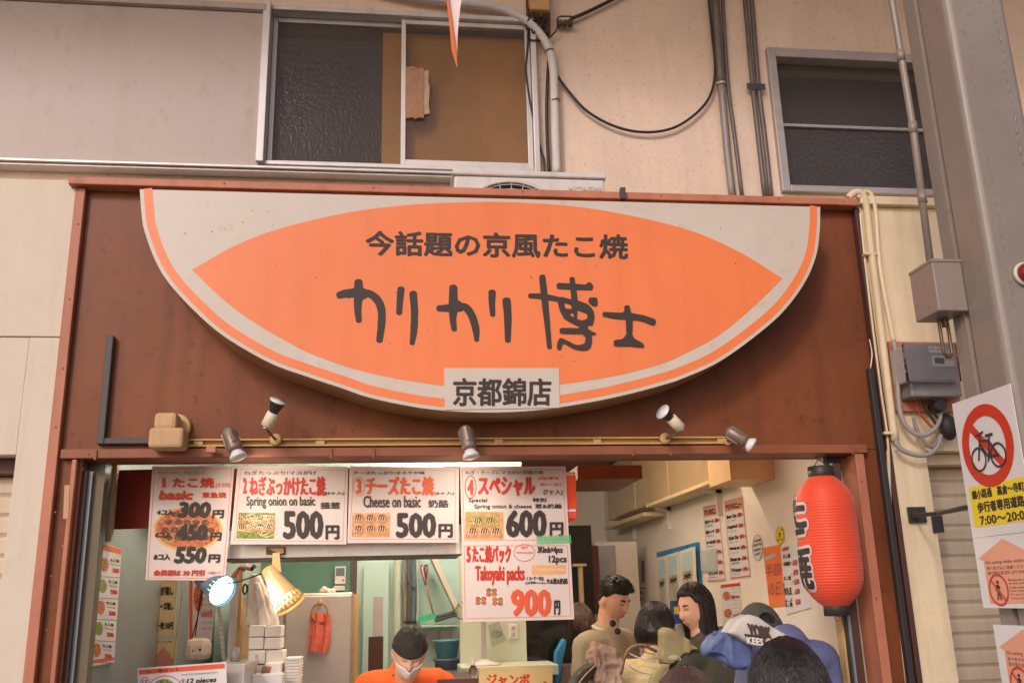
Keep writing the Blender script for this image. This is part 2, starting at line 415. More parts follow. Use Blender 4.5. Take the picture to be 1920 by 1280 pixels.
# ---------------- pipes and cables on the upper wall
def pipe(name, pts, r, m, label, cat, group=None, Y=YB-0.03, n=10, smooth=6, kind=None):
    w3 = [P(x, y, Y if len(p) == 2 else p[2]) for p in pts for x, y in [p[:2]]]
    if smooth: w3 = catmull(w3, smooth)
    o = MB().tube(w3, r, n).build(name, m); tag(o, label, cat, group); return o
h = pipe('air_conditioner_hose', [(700, -22), (780, -6), (860, 4), (930, 14), (985, 38), (1020, 75), (1036, 120), (1040, 200), (1042, 270), (1044, 325)], 0.0205, M_hose,
         'white tape wrapped hose curving down to the air conditioner', 'hose', Y=YB-0.05, n=14)
for (x, y) in ((1013, 52), (1030, 97), (1041, 190)):
    a = P(x-10, y+3, YB-0.052); b = P(x+10, y-4, YB-0.052)
    c = (a+b)/2
    t = MB(); t.lathe([(0.0225, -0.003), (0.0225, 0.003)], 14, Matrix.Translation(c) @ (P(x, y+6, YB-.05)-P(x-3, y-6, YB-.05)).to_track_quat('Z', 'Y').to_matrix().to_4x4(), caps=False)
    t.build('cable_tie', M_cable, h)
pipe('thin_cable', [(990, 30), (991, 60), (988, 105), (986, 130), (992, 180), (1003, 235), (1014, 280), (1020, 300), (1021, 325)], 0.005, M_cable, 'thin black cable hanging beside the amber window frame', 'cable')
pipe('thick_cable', [(1030, 95), (1027, 140), (1025, 200), (1026, 260), (1030, 325)], 0.008, M_cable, 'thick black cable running down behind the white hose', 'cable')
pipe('looping_cable', [(1043, 140), (1065, 170), (1100, 208), (1150, 236), (1205, 248), (1260, 241), (1305, 213), (1332, 178), (1341, 130), (1335, 60), (1327, -20)], 0.0065, M_cable,
     'black cable sagging in a loop between hose and dark conduits', 'cable')
pipe('incoming_cable', [(1065, 42), (1075, 34), (1090, 28), (1120, 14), (1160, -6), (1240, -45)], 0.009, M_cable, 'black cable climbing to the right from the wall connector', 'cable')
jb = thing('junction_board', 'wooden junction board with a tan box and tangled wires', 'junction box', P(1010, 30, YB))
M_wood = mat('weathered brown wood', (112, 74, 58), 0.8, var=0.25, scale=14)
MB().slab([P(986, -40, YB-0.03), P(1031, -40, YB-0.03), P(1032, 62, YB-0.03), P(989, 62, YB-0.03)], 0.028).build('board', M_wood, jb)
a = P(995, 17, YB-0.1); b = P(1029, -50, YB-0.1)
MB().box((a.x, YB-0.10, a.z), (b.x, YB-0.031, b.z), 0.006).build('box', mat('tan box', (196, 156, 112), 0.6), jb)
for i in range(7):
    x = 992+i*6; mm = MB().tube(catmull([P(x, 16, YB-0.06), P(x+5*math.sin(i*2), 34, YB-0.075), P(x-6*math.cos(i), 48, YB-0.05), P(x+8*math.sin(i*3), 62, YB-0.06)], 6), 0.004, 6)
    mm.build('wire', M_cable, jb)
MB().tube(catmull([P(992, 52, YB-0.04), P(990, 72, YB-0.05), P(1006, 76, YB-0.06), P(1025, 74, YB-0.04), P(1044, 56, YB-0.04), P(1046, 34, YB-0.04), P(1062, 31, YB-0.04), P(1084, 33, YB-0.04)], 6), 0.004, 6).build('wire', M_cable, jb)
for i in range(3):
    a = P(1046+i*10, 46, YB-0.05); b = P(1054+i*10, 38, YB-0.05)
    MB().box((a.x, YB-0.055, a.z), (b.x, YB-0.02, b.z), 0.003).build('connector', M_dkgrey, jb)
G = 'steel conduits running up the plaster wall'
c1 = pipe('wall_conduit', [(1334, -60), (1341, 0), (1347, 90), (1352, 160)], 0.021, M_pipe, 'thickest dark conduit, upper length above the clamp beside the cable loop', 'conduit', G, smooth=3)
t = MB().lathe([(0.024, -0.006), (0.024, 0.006)], 14, Matrix.Translation(P(1352, 158, YB-0.03)), caps=True).build('clamp', M_alu, c1)
pipe('wall_conduit', [(1352, 160), (1358, 225), (1365, 300), (1374, 375)], 0.0175, M_pipe2, 'paler grey conduit below the bright clamp next to the cable loop', 'conduit', G, smooth=3)
pipe('wall_conduit', [(1347, -60), (1355, 0), (1364, 150), (1378, 260), (1392, 375)], 0.0095, M_pipe, 'slim conduit just beside the clamped thick conduit', 'conduit', G, Y=YB-.02, smooth=3)
c3 = pipe('wall_conduit', [(1388, -60), (1397, 0), (1411, 160), (1422, 260), (1435, 375)], 0.012, M_pipe, 'inner conduit of the pair nearer the dark window', 'conduit', G, Y=YB-.02, smooth=3)
c4 = pipe('wall_conduit', [(1400, -60), (1409, 0), (1422, 160), (1434, 260), (1446, 375)], 0.012, M_pipe, 'outer conduit of the pair, nearest the dark window', 'conduit', G, Y=YB-.02, smooth=3)
MB().box(tuple(P(1401, 167, YB-.036)), tuple(P(1434, 158, YB-.033))).build('clamp', M_dkgrey, c3)

# ---------------- parapet, fascia, frame of the shop
sf = thing('shopfront', 'brown shop front with salmon coloured frame around the takoyaki counter', 'shopfront', (0, 0, 0))
zl1 = Z(870, 837, -0.03); zl0 = Z(870, 854, -0.03)       # lintel
xi0 = X(131, 1051.6, -0.03); xp1 = X(1610, 861, -0.03)
x_out_r = X(1605, 480, 0.0)
x_fr = X(1635, 700, -0.0)
fp = MB(); fp.box((x_l+0.01, 0.0, zl0+0.02), (x_fr, 0.03, zt-0.03)); fp.build('fascia_panel', M_brown, sf)
MB().box((x_l-0.03, -0.06, zt-0.032), (x_fr+0.01, 0.05, zt), 0.004).build('top_rail', M_rail, sf)
MB().box((x_l, 0.03, zt-0.40), (x_fr, YB-0.003, zt-0.36)).build('canopy_roof', M_dkgrey, sf)
MB().box((x_l-0.01, -0.03, 0.0), (X(87, 1051, -0.03), 0.0-0.002, zt-0.034), 0.003).build('side_post', M_rail, sf)
MB().box((x_l+0.01, 0.0, 0.0), (xi0, 0.03, zl0+0.018)).build('side_panel', M_brown, sf)
xa0 = X(111, 1051.6, -0.05); 
MB().box((xa0, -0.025, 0.0), (xi0-.012, 0.10, zl0-0.002), 0.003).build('side_post', M_rail, sf)
xrp0 = X(1610, 861, -0.05); xrp1 = X(1627, 861, -0.05)
MB().box((xrp0, -0.025, 0.0), (xrp1, 0.10, zl0-0.002), 0.003).build('side_post', M_rail, sf)
MB().box((xrp1+0.001, 0.0, 0.0), (x_fr, 0.03, zl0+0.018)).build('side_panel', M_brown, sf)
MB().box((xa0-0.04, -0.03, zl0), (xrp1+0.015, 0.10, zl1), 0.003).build('lintel', M_lintel, sf)
for px in (175, 620, 700, 1190, 1262, 1605):
    c = P(px, 846, -0.06)
    MB().box((c.x-0.005, -0.036, zl0-0.006), (c.x+0.005, -0.0305, zl1-0.004), 0.001).build('bracket', M_lintel, sf)
# worn tape and fixings on the frame
M_tape = mat('yellowed tape', (206, 160, 122), .7, var=.1)
for q_ in ([(121, 909), (131, 909), (128, 972), (118, 972)], [(116, 1022), (120, 1022), (120, 1024), (116, 1024)]):
    MB().slab([P(x, y, -0.027) for x, y in q_], 0.0015).build('tape', M_tape, sf)
M_fix = mat('fixing metal', (150, 118, 96), .45, metal=.4)
for px, py in ((165, 851), (176, 852), (1609, 838), (146, 420), (130, 560), (118, 690), (104, 800), (420, 343), (700, 351), (980, 359), (1240, 366), (1460, 372), (1581, 378), (1616, 900), (1630, 1010), (1643, 1120), (104, 960), (96, 1080), (88, 1180)):
    c = P(px, py, -0.064 if 330 < py < 400 else -0.032); MB().ell(c, (.0035, .0015, .0035), 8, 5).build('screw', M_fix, sf)
# scratches and stains with a shape of their own on the painted board
rs_ = random.Random(12); sm_ = MB(); fz = fY(-0.0005)
for i in range(46):
    x0 = rs_.choice([rs_.uniform(165, 260), rs_.uniform(1540, 1600), rs_.uniform(300, 1500)]); y0 = rs_.uniform(400, 810) if x0 < 270 or x0 > 1535 else rs_.uniform(790, 815)
    l_ = rs_.uniform(3, 16); a_ = rs_.uniform(-.6, .6); outline(sm_, [(x0, y0), (x0+l_*math.sin(a_), y0+l_*math.cos(a_))], rs_.uniform(.3, .7), fz, 0, False)
o = sm_.build('scratches', mat('scratched paint', (150, 100, 80), .7), sf); o['kind'] = 'stuff'
# soffit boards behind the lintel
MB().box((xi0, 0.101, Z(640, 857, 0.16)), (xrp0, 0.16, zl0+0.02)).build('soffit_strip', M_dkgrey, sf)
MB().box((xi0, 0.161, Z(640, 868, 0.19)), (xrp0, 0.19, zl0+0.06)).build('soffit_board', M_ceil, sf)
# dark edge strips right of the frame
MB().box((x_fr+0.001, -0.035, 0), (x_fr+0.022, 0.04, zt-0.03), 0.003).build('edge_strip', M_dkbrown, sf)

# black L shaped channel on the fascia
blk = thing('metal_channel', 'dark grey L shaped channel standing on the fascia beside the yellowed lamp housing', 'channel', P(190, 830, 0))
a = P(180, 832, -0.03); b = P(201, 628, -0.03)
MB().box((a.x, -0.03, a.z), (a.x+0.026, -0.001, b.z), 0.003).build('upright', M_dkgrey, blk)
c = P(300, 826, -0.03)
MB().box((a.x+0.0265, -0.03, a.z), (c.x, -0.001, a.z+0.022), 0.003).build('base_run', M_dkgrey, blk)
blk2 = thing('cable_channel', 'black cable channel with a wire stub on the fascia edge near the meter', 'channel', P(1640, 700, 0))
a = P(1628, 690, -0.06)
MB().box((a.x-0.001, -0.065, 0.6), (a.x+0.022, -0.036, a.z), 0.003).build('channel', M_black, blk2)
MB().tube(catmull([P(1632, 692, -0.05), P(1635, 665, -0.05), P(1632, 645, -0.05), P(1630, 636, -0.05)], 5), 0.003, 6).build('wire', M_alu, blk2)

# ---------------- neighbours
lw = thing('neighbour_wall', 'cream painted board wall beside the salmon post', 'wall', (x_l-0.3, 0, 0))
xs = X(30, 850, -0.02); ztl = Z(70, 336, -0.02); zj = Z(60, 632, -0.02); zs = Z(15, 852, -0.02)
MB().box((-5, -0.02, zj+0.003), (x_l-0.011, YB-0.003, ztl), 0.003).build('upper_board', M_cream, lw)
MB().box((xs, -0.02, 0), (x_l-0.011, YB-0.003, zj-0.0005), 0.003).build('lower_board', M_cream, lw)
MB().box((-5, -0.018, zs), (xs-.0005, YB-0.003, zj-0.0005), 0.003).build('header_board', M_cream, lw)
def shutter(name, label, x0, x1, ztop, y, pitch):
    t = thing(name, label, 'shutter', (x0, y, 0))
    ref = None; n = int((ztop-0.02)/pitch)
    for i in range(n):
        z1 = ztop-i*pitch
        if ref is None:
            s = MB(); prof = [(0.0, 0.0), (-0.006, 0.004), (-0.010, 0.012), (-0.010, pitch-0.014), (-0.004, pitch-0.007), (0.0, pitch-0.001)]
            s.prism([(0, p[0], -p[1]) for p in prof]+[(0, 0.004, -pitch+0.001), (0, 0.004, 0)], (x1-x0, 0, 0))
            ref = s.build('slat', M_shut, t, world=False); ref.location = (0, 0, z1)
        else:
            o = obj('slat', ref.data, t); o.location = (0, 0, z1)
    return t
shutter('roller_shutter', 'closed beige roller shutter beyond the cream board wall', -4.5, xs-0.001, zs-0.06, 0.12, 0.072)
MB().box((-4.5, 0.06, zs-0.058), (xs-0.002, 0.16, zs-0.002), 0.003).build('header', M_dkbrown, lw)
rp = thing('stucco_pillar', 'yellowed cream stucco pillar between shop front and grey column', 'pillar', (x_fr+0.3, 0, 0))
xq0 = x_fr+0.024; xq1 = X(1760, 1017, -0.02); zc1 = Z(1690, 374, -0.02)
zh = Z(1770, 845, -0.02)
MB().box((xq0, -0.02, 0), (xq1, YB-0.003, zh)).build('shaft', M_stucco, rp)
MB().box((xq0, -0.02, zh+0.0005), (5.5, YB-0.003, zc1-0.04)).build('upper_wall', M_stucco, rp)
MB().box((xq0, -0.05, zc1-0.038), (5.5, YB-0.003, zc1), 0.003).build('cap', M_conduit_y, rp)
shutter('roller_shutter', 'closed beige roller shutter behind the no cycling sign', xq1+0.001, 5.0, zh-0.05, 0.14, 0.060)
MB().box((xq1+0.002, 0.05, zh-0.045), (5.0, 0.2, zh-0.002), 0.003).build('shutter_header', M_conduit_y, rp)

# ================================================================== grey street column
YN = -1.15
Xc = X(1772, 0, YN); Yf = PX(1692, 0, Xc).y; xcr = X(1885, 0, YN)
print('column', Xc, Yf, xcr)
col = thing('street_column', 'tall grey brown steel column with grooved side at the street edge', 'column', (Xc, YN, 0))
def arc(cx, cy, r, a0, a1, n=6): return [(cx+r*math.cos(math.radians(a0+(a1-a0)*i/n)), cy+r*math.sin(math.radians(a0+(a1-a0)*i/n))) for i in range(n+1)]
yg = PX(1717, 0, Xc).y
plan = [(Xc, Yf), (Xc, yg+0.012), (Xc+0.02, yg+0.008), (Xc+0.02, yg-0.008), (Xc, yg-0.012)] + arc(Xc+0.025, YN+0.025, 0.025, 180, 270) + arc(xcr-0.025, YN+0.025, 0.025, 270, 360) + [(xcr, Yf)]
c = MB(); n = len(plan)
c.v = [Vector((x, y, z)) for z in (0, 6.5) for x, y in plan]
c.f = [tuple(range(n)), tuple(range(2*n-1, n-1, -1))]+[(i, (i+1) % n, (i+1) % n+n, i+n) for i in range(n)]
c.sm = [False]*len(c.f)
c.build('shaft', M_colgrey, col)
wb = MB()
for i in range(120):                                    # rough paint drips down the seam
    z = 1.9+i*0.035; r = 0.0035+0.003*noise.noise(Vector((i*.7, 0, 0)))
    wb.ell((xcr-0.045+0.003*math.sin(i), YN-0.001, z), (r, 0.003, 0.016), 6, 4)
    wb.ell((Xc+0.05+0.002*math.sin(i*2), YN-0.001, z+.01), (r*.6, 0.002, 0.017), 6, 4)
wb.build('weld_seam', M_colgrey, col)
pc = thing('column_conduit', 'slim beige conduit running beside the grey column', 'conduit', P(1690, 200, YN+0.3))
MB().tube([P(1655, -70, Yf+0.02), P(1672, 0, Yf+0.02), P(1712, 240, Yf+0.02), P(1744, 490, Yf+0.02)], 0.0115, 10).build('tube', M_colgrey, pc)
for (x, y) in ((1689, 105), (1712, 240), (1729, 370)):
    MB().lathe([(0.014, -0.02), (0.014, 0.02)], 12, Matrix.Translation(P(x, y, Yf+0.02))).build('coupling', M_colgrey, pc)
# steel box with chain link
Yn = -1.02
xb0 = X(1746, 487, Yn); yb1 = PX(1704, 515, xb0).y; zb1 = Z(1746, 487, Yn); zb0 = Z(1760, 582, Yn)
bx = thing('column_box', 'grey steel box bolted on the column with a hanging chain link', 'box', (xb0, Yn, zb0))
MB().box((xb0, Yn, zb0), (Xc-0.001, yb1, zb1), 0.004).build('casing', M_colgrey, bx)
MB().box((xb0-0.002, Yn-0.003, zb1-0.006), (Xc-0.001, yb1, zb1+0.003), 0.001).build('lid', M_colgrey, bx)
M_rust = mat('rusty chain steel', (120, 100, 88), 0.4, metal=0.6, var=0.25, scale=40)
lk = P(1772, 628, -0.93); L = Matrix.Translation(lk) @ Matrix.Rotation(0.3, 4, 'Z')
pts = [L @ Vector((0.018*math.cos(t)*(1), 0, 0.052*(1 if math.sin(t) > 0 else -1)+0.018*math.sin(t))) for t in [2*PI*k/24 for k in range(25)]]
MB().tube(pts, 0.0055, 8, caps=False).build('chain_link', M_rust, bx)
lk2 = P(1765, 598, -0.93)
MB().box((lk2.x-.006, -0.955, lk2.z-0.03), (lk2.x+.006, -0.935, zb0+.001), 0.002).build('hook', M_rust, bx)
# red dome lamp
dm = thing('red_dome', 'dark red domed alarm lamp on the face of the grey column', 'alarm lamp', P(1918, 515, YN))
L = Matrix.Translation(P(1920, 515, YN-0.002)) @ Matrix.Rotation(PI/2, 4, 'X')
MB().lathe([(0.036, 0), (0.036, 0.008), (0.030, 0.012)], 24, L).build('rim', M_signcream, dm)
MB().lathe([(0.030, 0.012), (0.029, 0.022), (0.023, 0.034), (0.012, 0.041), (0.001, 0.043)], 24, L).build('dome', mat('dark red plastic', (128, 34, 34), 0.2, coat=0.4), dm)

# ---------------- signs on the column side (planes x = const)
M_signwhite = mat('white sign sheet', (222, 218, 216), 0.4, var=0.04, scale=5)
M_red = mat('sign red', (205, 58, 34), 0.4, var=0.05)
M_yel = mat('sign yellow', (240, 212, 44), 0.45, var=0.05)
M_pink = mat('faded salmon print', (226, 160, 132), 0.5, var=0.08)
def side_sheet(name, label, X0, tl, tr, bl, cat='sign', thick=0.003):
    a = PX(*tl, X0); b = PX(*tr, X0); c = PX(*bl, X0)
    y0, y1, z1, z0 = a.y, b.y, (a.z+b.z)/2, c.z
    t = thing(name, label, cat, (X0, y0, z0))
    MB().box((X0, y0, z0), (X0+thick, y1, z1)).build('sheet', M_signwhite, t)
    W = abs(y1-y0); H = z1-z0
    f = lambda u, v, l: Vector((X0-l, y0-u*1.0, z1-v))     # metres from the far upper corner
    print(name, 'W', W, 'H', H)
    return t, f, W, H
Xs = Xc-0.02
t, f, W, H = side_sheet('no_cycling_sign', 'white sign with a crossed out black bicycle over a yellow panel of black Japanese text', Xs, (1785, 758), (1893, 718), (1822, 1008))
RC = (W*0.49, W*0.49*1.0+0.012); R1 = W*0.425; R0 = W*0.30
m = MB(); k = 48
ring = [f(RC[0]+R1*math.cos(2*PI*i/k), RC[1]+R1*math.sin(2*PI*i/k), 0.0008) for i in range(k)]; rin = [f(RC[0]+R0*math.cos(2*PI*i/k), RC[1]+R0*math.sin(2*PI*i/k), 0.0008) for i in range(k)]
m.add(ring+rin, [(i, (i+1) % k, (i+1) % k+k, i+k) for i in range(k)])
d = R0*1.03; wv = W*0.045
a = math.radians(45)
m.add([f(RC[0]+sx*math.cos(a)*d-sy*wv*math.sin(a), RC[1]+sx*math.sin(a)*d+sy*wv*math.cos(a), 0.0012) for sx, sy in ((-1, -1), (1, -1), (1, 1), (-1, 1))], [(0, 1, 2, 3)])
m.build('prohibition_ring', M_red, t)
bk = MB(); g0 = (RC[0], RC[1]+0.010); sc = R0*1.30
def bl_(pts, wd, closed=False):
    outline(bk, [(g0[0]+x*sc, g0[1]+y*sc) for x, y in pts], wd*sc, f, 0.0018+0.0001*len(bk.f) % 0.0006, closed)
for cx in (-0.42, 0.42):
    bl_([(cx+0.30*math.cos(2*PI*i/22), 0.22+0.30*math.sin(2*PI*i/22)) for i in range(22)], 0.055, True)
bl_([(-0.42, 0.22), (-0.26, -0.25), (0.12, -0.2), (0.42, 0.22), (0.02, 0.22), (-0.24, -0.12)], 0.07)
bl_([(0.02, 0.22), (0.16, -0.32)], 0.07); bl_([(0.04, -0.34), (0.28, -0.34)], 0.08)
bl_([(-0.26, -0.25), (-0.22, -0.42), (-0.42, -0.40)], 0.06); bl_([(-0.24, -0.42), (-0.08, -0.46)], 0.06); bl_([(-.02, .3), (.06, .14)], .06)
bk.build('bicycle_symbol', M_ink, t)
m = MB(); quad(m, [(W*0.07, H*0.64), (W*1.0, H*0.64), (W*1.0, H*0.93), (W*0.07, H*0.93)], f, 0.0007); m.build('yellow_panel', M_yel, t)
m = MB()
put_text(m, '錦小路通　高倉〜寺町', (W*0.11, H*0.665, W*0.96, H*0.735), f, 0.0012, lift=0.0012)
put_text(m, '歩行者専用道路', (W*0.17, H*0.755, W*0.93, H*0.835), f, 0.0016, lift=0.0012)
put_text(m, '7:00〜20:00', (W*0.18, H*0.855, W*0.98, H*0.92), f, 0.0014, lift=0.0012)
m.build('lettering', M_ink, t)
def walker(m, f, cx, cy, s):
    l = 0.0020
    quad(m, ellp(cx+0.02*s, cy-0.62*s, 0.16*s, 0.16*s, 14), f, l)
    quad(m, [(cx-0.16*s, cy-0.42*s), (cx+0.14*s, cy-0.42*s), (cx+0.12*s, cy+0.15*s), (cx-0.14*s, cy+0.15*s)], f, l+0.0002)
    quad(m, [(cx-0.14*s, cy+0.12*s), (cx+0.02*s, cy+0.12*s), (cx-0.16*s, cy+0.8*s), (cx-0.32*s, cy+0.8*s)], f, l+0.0004)
    quad(m, [(cx-0.02*s, cy+0.12*s), (cx+0.14*s, cy+0.12*s), (cx+0.30*s, cy+0.8*s), (cx+0.14*s, cy+0.8*s)], f, l+0.0006)
    quad(m, [(cx-0.16*s, cy-0.4*s), (cx-0.05*s, cy-0.3*s), (cx-0.25*s, cy+0.15*s), (cx-0.36*s, cy+0.05*s)], f, l+0.0008)
    quad(m, [(cx+0.05*s, cy-0.4*s), (cx+0.14*s, cy-0.42*s), (cx+0.34*s, cy-0.2*s), (cx+0.1*s, cy-0.05*s)], f, l+0.0010)
def walk_sign(nm, label, tl, tr, bl):
    t, f, W, H = side_sheet(nm, label, Xs, tl, tr, bl)
    m = MB(); quad(m, [(W*0.05, H*0.30), (W*0.52, H*0.05), (W*1.0, H*0.30), (W*0.9, H*0.34), (W*0.9, H*0.94), (W*0.14, H*0.94), (W*0.14, H*0.34)], f, 0.0007); m.build('arrow_print', M_pink, t)
    m = MB(); put_text(m, 'No eating while walking', (W*0.18, H*0.34, W*0.86, H*0.40), f, 0.0, lift=0.0012)
    put_text(m, '食べ歩きはご遠慮ください', (W*0.18, H*0.42, W*0.86, H*0.47), f, 0.0, lift=0.0012); put_text(m, '请不要边走边吃 걷지 마세요', (W*0.18, H*0.49, W*0.86, H*0.54), f, 0.0, lift=0.0012)
    for i in range(6): put_text(m, ['Please do not', 'eat while walking', 'in the market', 'street thank you', 'for your kind', 'cooperation'][i], (W*0.52, H*(0.60+i*0.05), W*(0.84-0.02*(i % 3)), H*(0.635+i*0.05)), f, 0.0, lift=0.0012)
    walker(m, f, W*0.33, H*0.75, W*0.13); m.build('print', M_ink, t)
    m = MB(); k = 32; r1 = W*0.17; r0 = W*0.145; cx, cy = W*0.33, H*0.75
    m.add([f(cx+r1*math.cos(2*PI*i/k), cy+r1*math.sin(2*PI*i/k), 0.0014) for i in range(k)]+[f(cx+r0*math.cos(2*PI*i/k), cy+r0*math.sin(2*PI*i/k), 0.0014) for i in range(k)], [(i, (i+1) % k, (i+1) % k+k, i+k) for i in range(k)])
    outline(m, [(cx-r0*.7, cy-r0*.7), (cx+r0*.7, cy+r0*.7)], W*0.02, f, 0.0034, False)
    m.build('ring', M_red, t)
walk_sign('no_eating_sign', 'white sign with salmon arrow and crossed out walker, directly under the yellow text panel', (1824, 1010), (1932, 995), (1843, 1139))
walk_sign('no_eating_sign', 'lowest salmon arrow sign with crossed out walker near the column foot', (1862, 1172), (1972, 1172), (1876, 1310))
# bracket bar from the pillar to the signs
bb = thing('sign_bracket', 'black bar bracket on a square plate holding the signs', 'bracket', P(1718, 965, -0.02))
a = P(1703, 980, -0.02); b = P(1731, 950, -0.02)
MB().box((a.x, -0.035, a.z), (b.x, -0.021, b.z), 0.002).build('plate', M_black, bb)
MB().tube([P(1716, 966, -0.05), P(1760, 962, -0.3), PX(1812, 951, Xs+0.03)], 0.008, 8, smooth=False).build('bar', M_black, bb)
MB().tube([P(1716, 966, -0.03), P(1716, 966, -0.055)], 0.012, 8).build('boss', M_black, bb)
MB().box(tuple(P(1752, 998, -0.03)), tuple(P(1764, 966, -0.021))).build('hanger', M_black, bb)

# ================================================================== meter and cream conduits
mt = thing('electric_meter', 'grey electric meter under a clear cover on a salmon board', 'meter', P(1735, 690, -0.02))
MB().slab([P(1665, 640, -0.045), P(1800, 642, -0.045), P(1800, 772, -0.045), P(1680, 770, -0.045)], 0.024).build('board', M_rail, mt)
a = P(1697, 717, -0.16); b = P(1772, 650, -0.16)
M_meter = mat('grey meter plastic', (182, 174, 168), 0.35)
M_clear = glass_mat('clear meter cover', (225, 222, 220), 0.06, 0.0003, 30, 1.0)
a = P(1706, 715, -0.17); b = P(1790, 645, -0.17)
MB().box((a.x, -0.15, a.z+0.004), (b.x, -0.046, b.z), 0.008).build('body', M_meter, mt)
MB().box((a.x-0.006, -0.175, a.z), (b.x+0.006, -0.151, b.z+0.005), 0.006).build('cover', M_clear, mt)
fm = fY(-0.152)
m = MB(); quad(m, [(1738, 650), (1784, 652), (1786, 664), (1740, 662)], fm, 0); quad(m, [(1744, 667), (1786, 668), (1788, 688), (1746, 687)], fm, 0); m.build('label_plate', M_signwhite, mt)
m = MB(); quad(m, [(1750, 671), (1768, 672), (1769, 683), (1751, 682)], fm, 0.001); m.build('display', mat('grey display', (92, 96, 90), 0.25), mt)
m = MB(); put_text(m, '30A 100V 50Hz', (1741, 653, 1780, 657), fm, 0, lift=0.001); put_text(m, 'No.7254', (1770, 672, 1785, 677), fm, 0, lift=0.001); m.build('print', M_ink, mt)
MB().box(tuple(P(1710, 743, -0.13)), tuple(P(1778, 719, -0.046)), 0.006).build('terminal_cover', M_pipe2, mt)
MB().lathe([(0.022, -0.03), (0.026, 0), (0.022, 0.03)], 16, Matrix.Translation(P(1758, 762, -0.08)) @ Matrix.Rotation(PI/2, 4, 'X')).build('cable_gland', M_black, mt)
MB().ell(P(1778, 800, -0.07), (0.035, 0.03, 0.055), 14, 8).build('wrapped_joint', M_black, mt)
M_gcab = mat('grey cable sheath', (168, 160, 154), 0.55)
M_redw = mat('red wire sheath', (190, 60, 40), 0.5)
for nm, pts, r, mm in (
    ('grey_cable', [(1676, 640), (1683, 690), (1684, 740), (1690, 780), (1706, 806), (1728, 816), (1750, 806), (1762, 786), (1762, 765), (1752, 745)], 0.0095, M_gcab),
    ('grey_cable', [(1678, 826), (1690, 842), (1715, 852), (1742, 851), (1758, 836), (1764, 815)], 0.0095, M_gcab),
    ('grey_cable', [(1712, 782), (1720, 806), (1735, 830), (1748, 838), (1756, 828)], 0.007, M_pipe2),
    ('red_wire', [(1718, 745), (1722, 770), (1735, 788), (1752, 805)], 0.004, M_redw),
    ('red_wire', [(1765, 742), (1776, 750), (1770, 764), (1760, 768)], 0.004, M_redw),
    ('black_wire', [(1728, 745), (1734, 765), (1748, 785), (1758, 800)], 0.005, M_cable),
    ('black_wire', [(1742, 745), (1748, 760), (1752, 775), (1765, 790)], 0.005, M_cable)):
    MB().tube(catmull([P(x, y, -0.075) for x, y in pts], 6), r, 10).build(nm, mm, mt)
cg = 'cream painted conduits on the stucco pillar'
def vpipe(pts, r, label, Y=-0.045):
    o = MB().tube(catmull([P(x, y, Y) for x, y in pts], 6), r, 12).build('pillar_conduit', M_conduit_y); tag(o, label, 'conduit', cg); return o
vp = vpipe([(1590, 372), (1602, 362), (1616, 364), (1624, 385), (1632, 455), (1645, 560), (1662, 700), (1678, 826)], 0.0155, 'thick cream conduit hooked over the pillar top and clamped twice')
for x, y in ((1631, 477), (1668, 812)):
    c = P(x, y, -0.045); MB().box((c.x-0.028, -0.058, c.z-0.006), (c.x+0.028, -0.0205, c.z+0.006), 0.002).build('saddle_clamp', M_conduit_y, vp)
vpipe([(1608, 372), (1620, 360), (1634, 366), (1642, 400), (1650, 500), (1668, 600), (1676, 640)], 0.009, 'slim cream conduit bending away towards the electric meter')
vpipe([(1612, 400), (1619, 470), (1634, 600), (1652, 740), (1664, 830), (1672, 1000), (1700, 1280)], 0.007, 'thin cream conduit hugging the dark frame edge', Y=-0.03)

# ================================================================== hanging pennant
pn = thing('pennant', 'white and orange pennant tip hanging down in front of the amber window', 'pennant', P(850, 0, -1.6))
def ribbon(Lp, Rp, Y, th=0.002):
    m = MB(); n = len(Lp); vs = []
    for (a, b) in zip(Lp, Rp): vs += [P(*a, Y), P(*b, Y-0.01)]
    m.add(vs+[v+Vector((0, th, 0)) for v in vs], [(2*i, 2*i+1, 2*i+3, 2*i+2) for i in range(n-1)]+[(2*i+2*n, 2*i+2+2*n, 2*i+3+2*n, 2*i+1+2*n) for i in range(n-1)], True); return m
ribbon([(832, -60), (838, 0), (846, 50), (851, 90), (856, 122)], [(874, -60), (865, 0), (860, 40), (858, 70), (857, 122)], -1.6).build('white_cloth', mat('white cloth', (226, 212, 208), 0.8), pn)
ribbon([(831, -60), (837, 0), (843, 50), (847, 95), (856, 124)], [(834, -60), (841, 0), (848, 50), (855, 96), (858, 125)], -1.605).build('orange_edge', M_orange, pn)

# ================================================================== air conditioner
acu = thing('air_conditioner', 'white outdoor air conditioner unit behind the parapet rail', 'air conditioner', P(990, 350, 0.1))
a = P(850, 316, 0.09); b = P(1135, 329, 0.09); AY = 0.09; az = (a.z+b.z)/2; ah = 0.55
MB().box((a.x+0.003, AY+0.006, az-ah), (b.x-0.003, AY+0.28, az-0.022), 0.01).build('body', M_acw, acu)
MB().box((a.x-0.004, AY-0.004, az-0.021), (b.x+0.004, AY+0.29, az+0.004), 0.006).build('top_cover', M_acw, acu)
cxp = P(961, 441, AY); 
MB().lathe([(0.250, 0), (0.250, 0.012), (0.236, 0.014), (0.236, 0.004)], 48, Matrix.Translation((cxp.x, AY+0.004, cxp.z)) @ Matrix.Rotation(PI/2, 4, 'X'), caps=False).build('grille_rim', M_acw, acu)
MB().lathe([(0.235, 0.001), (0.23, 0.002)], 48, Matrix.Translation((cxp.x, AY+0.003, cxp.z)) @ Matrix.Rotation(PI/2, 4, 'X')).build('fan_opening', M_dark, acu)
gr = MB()
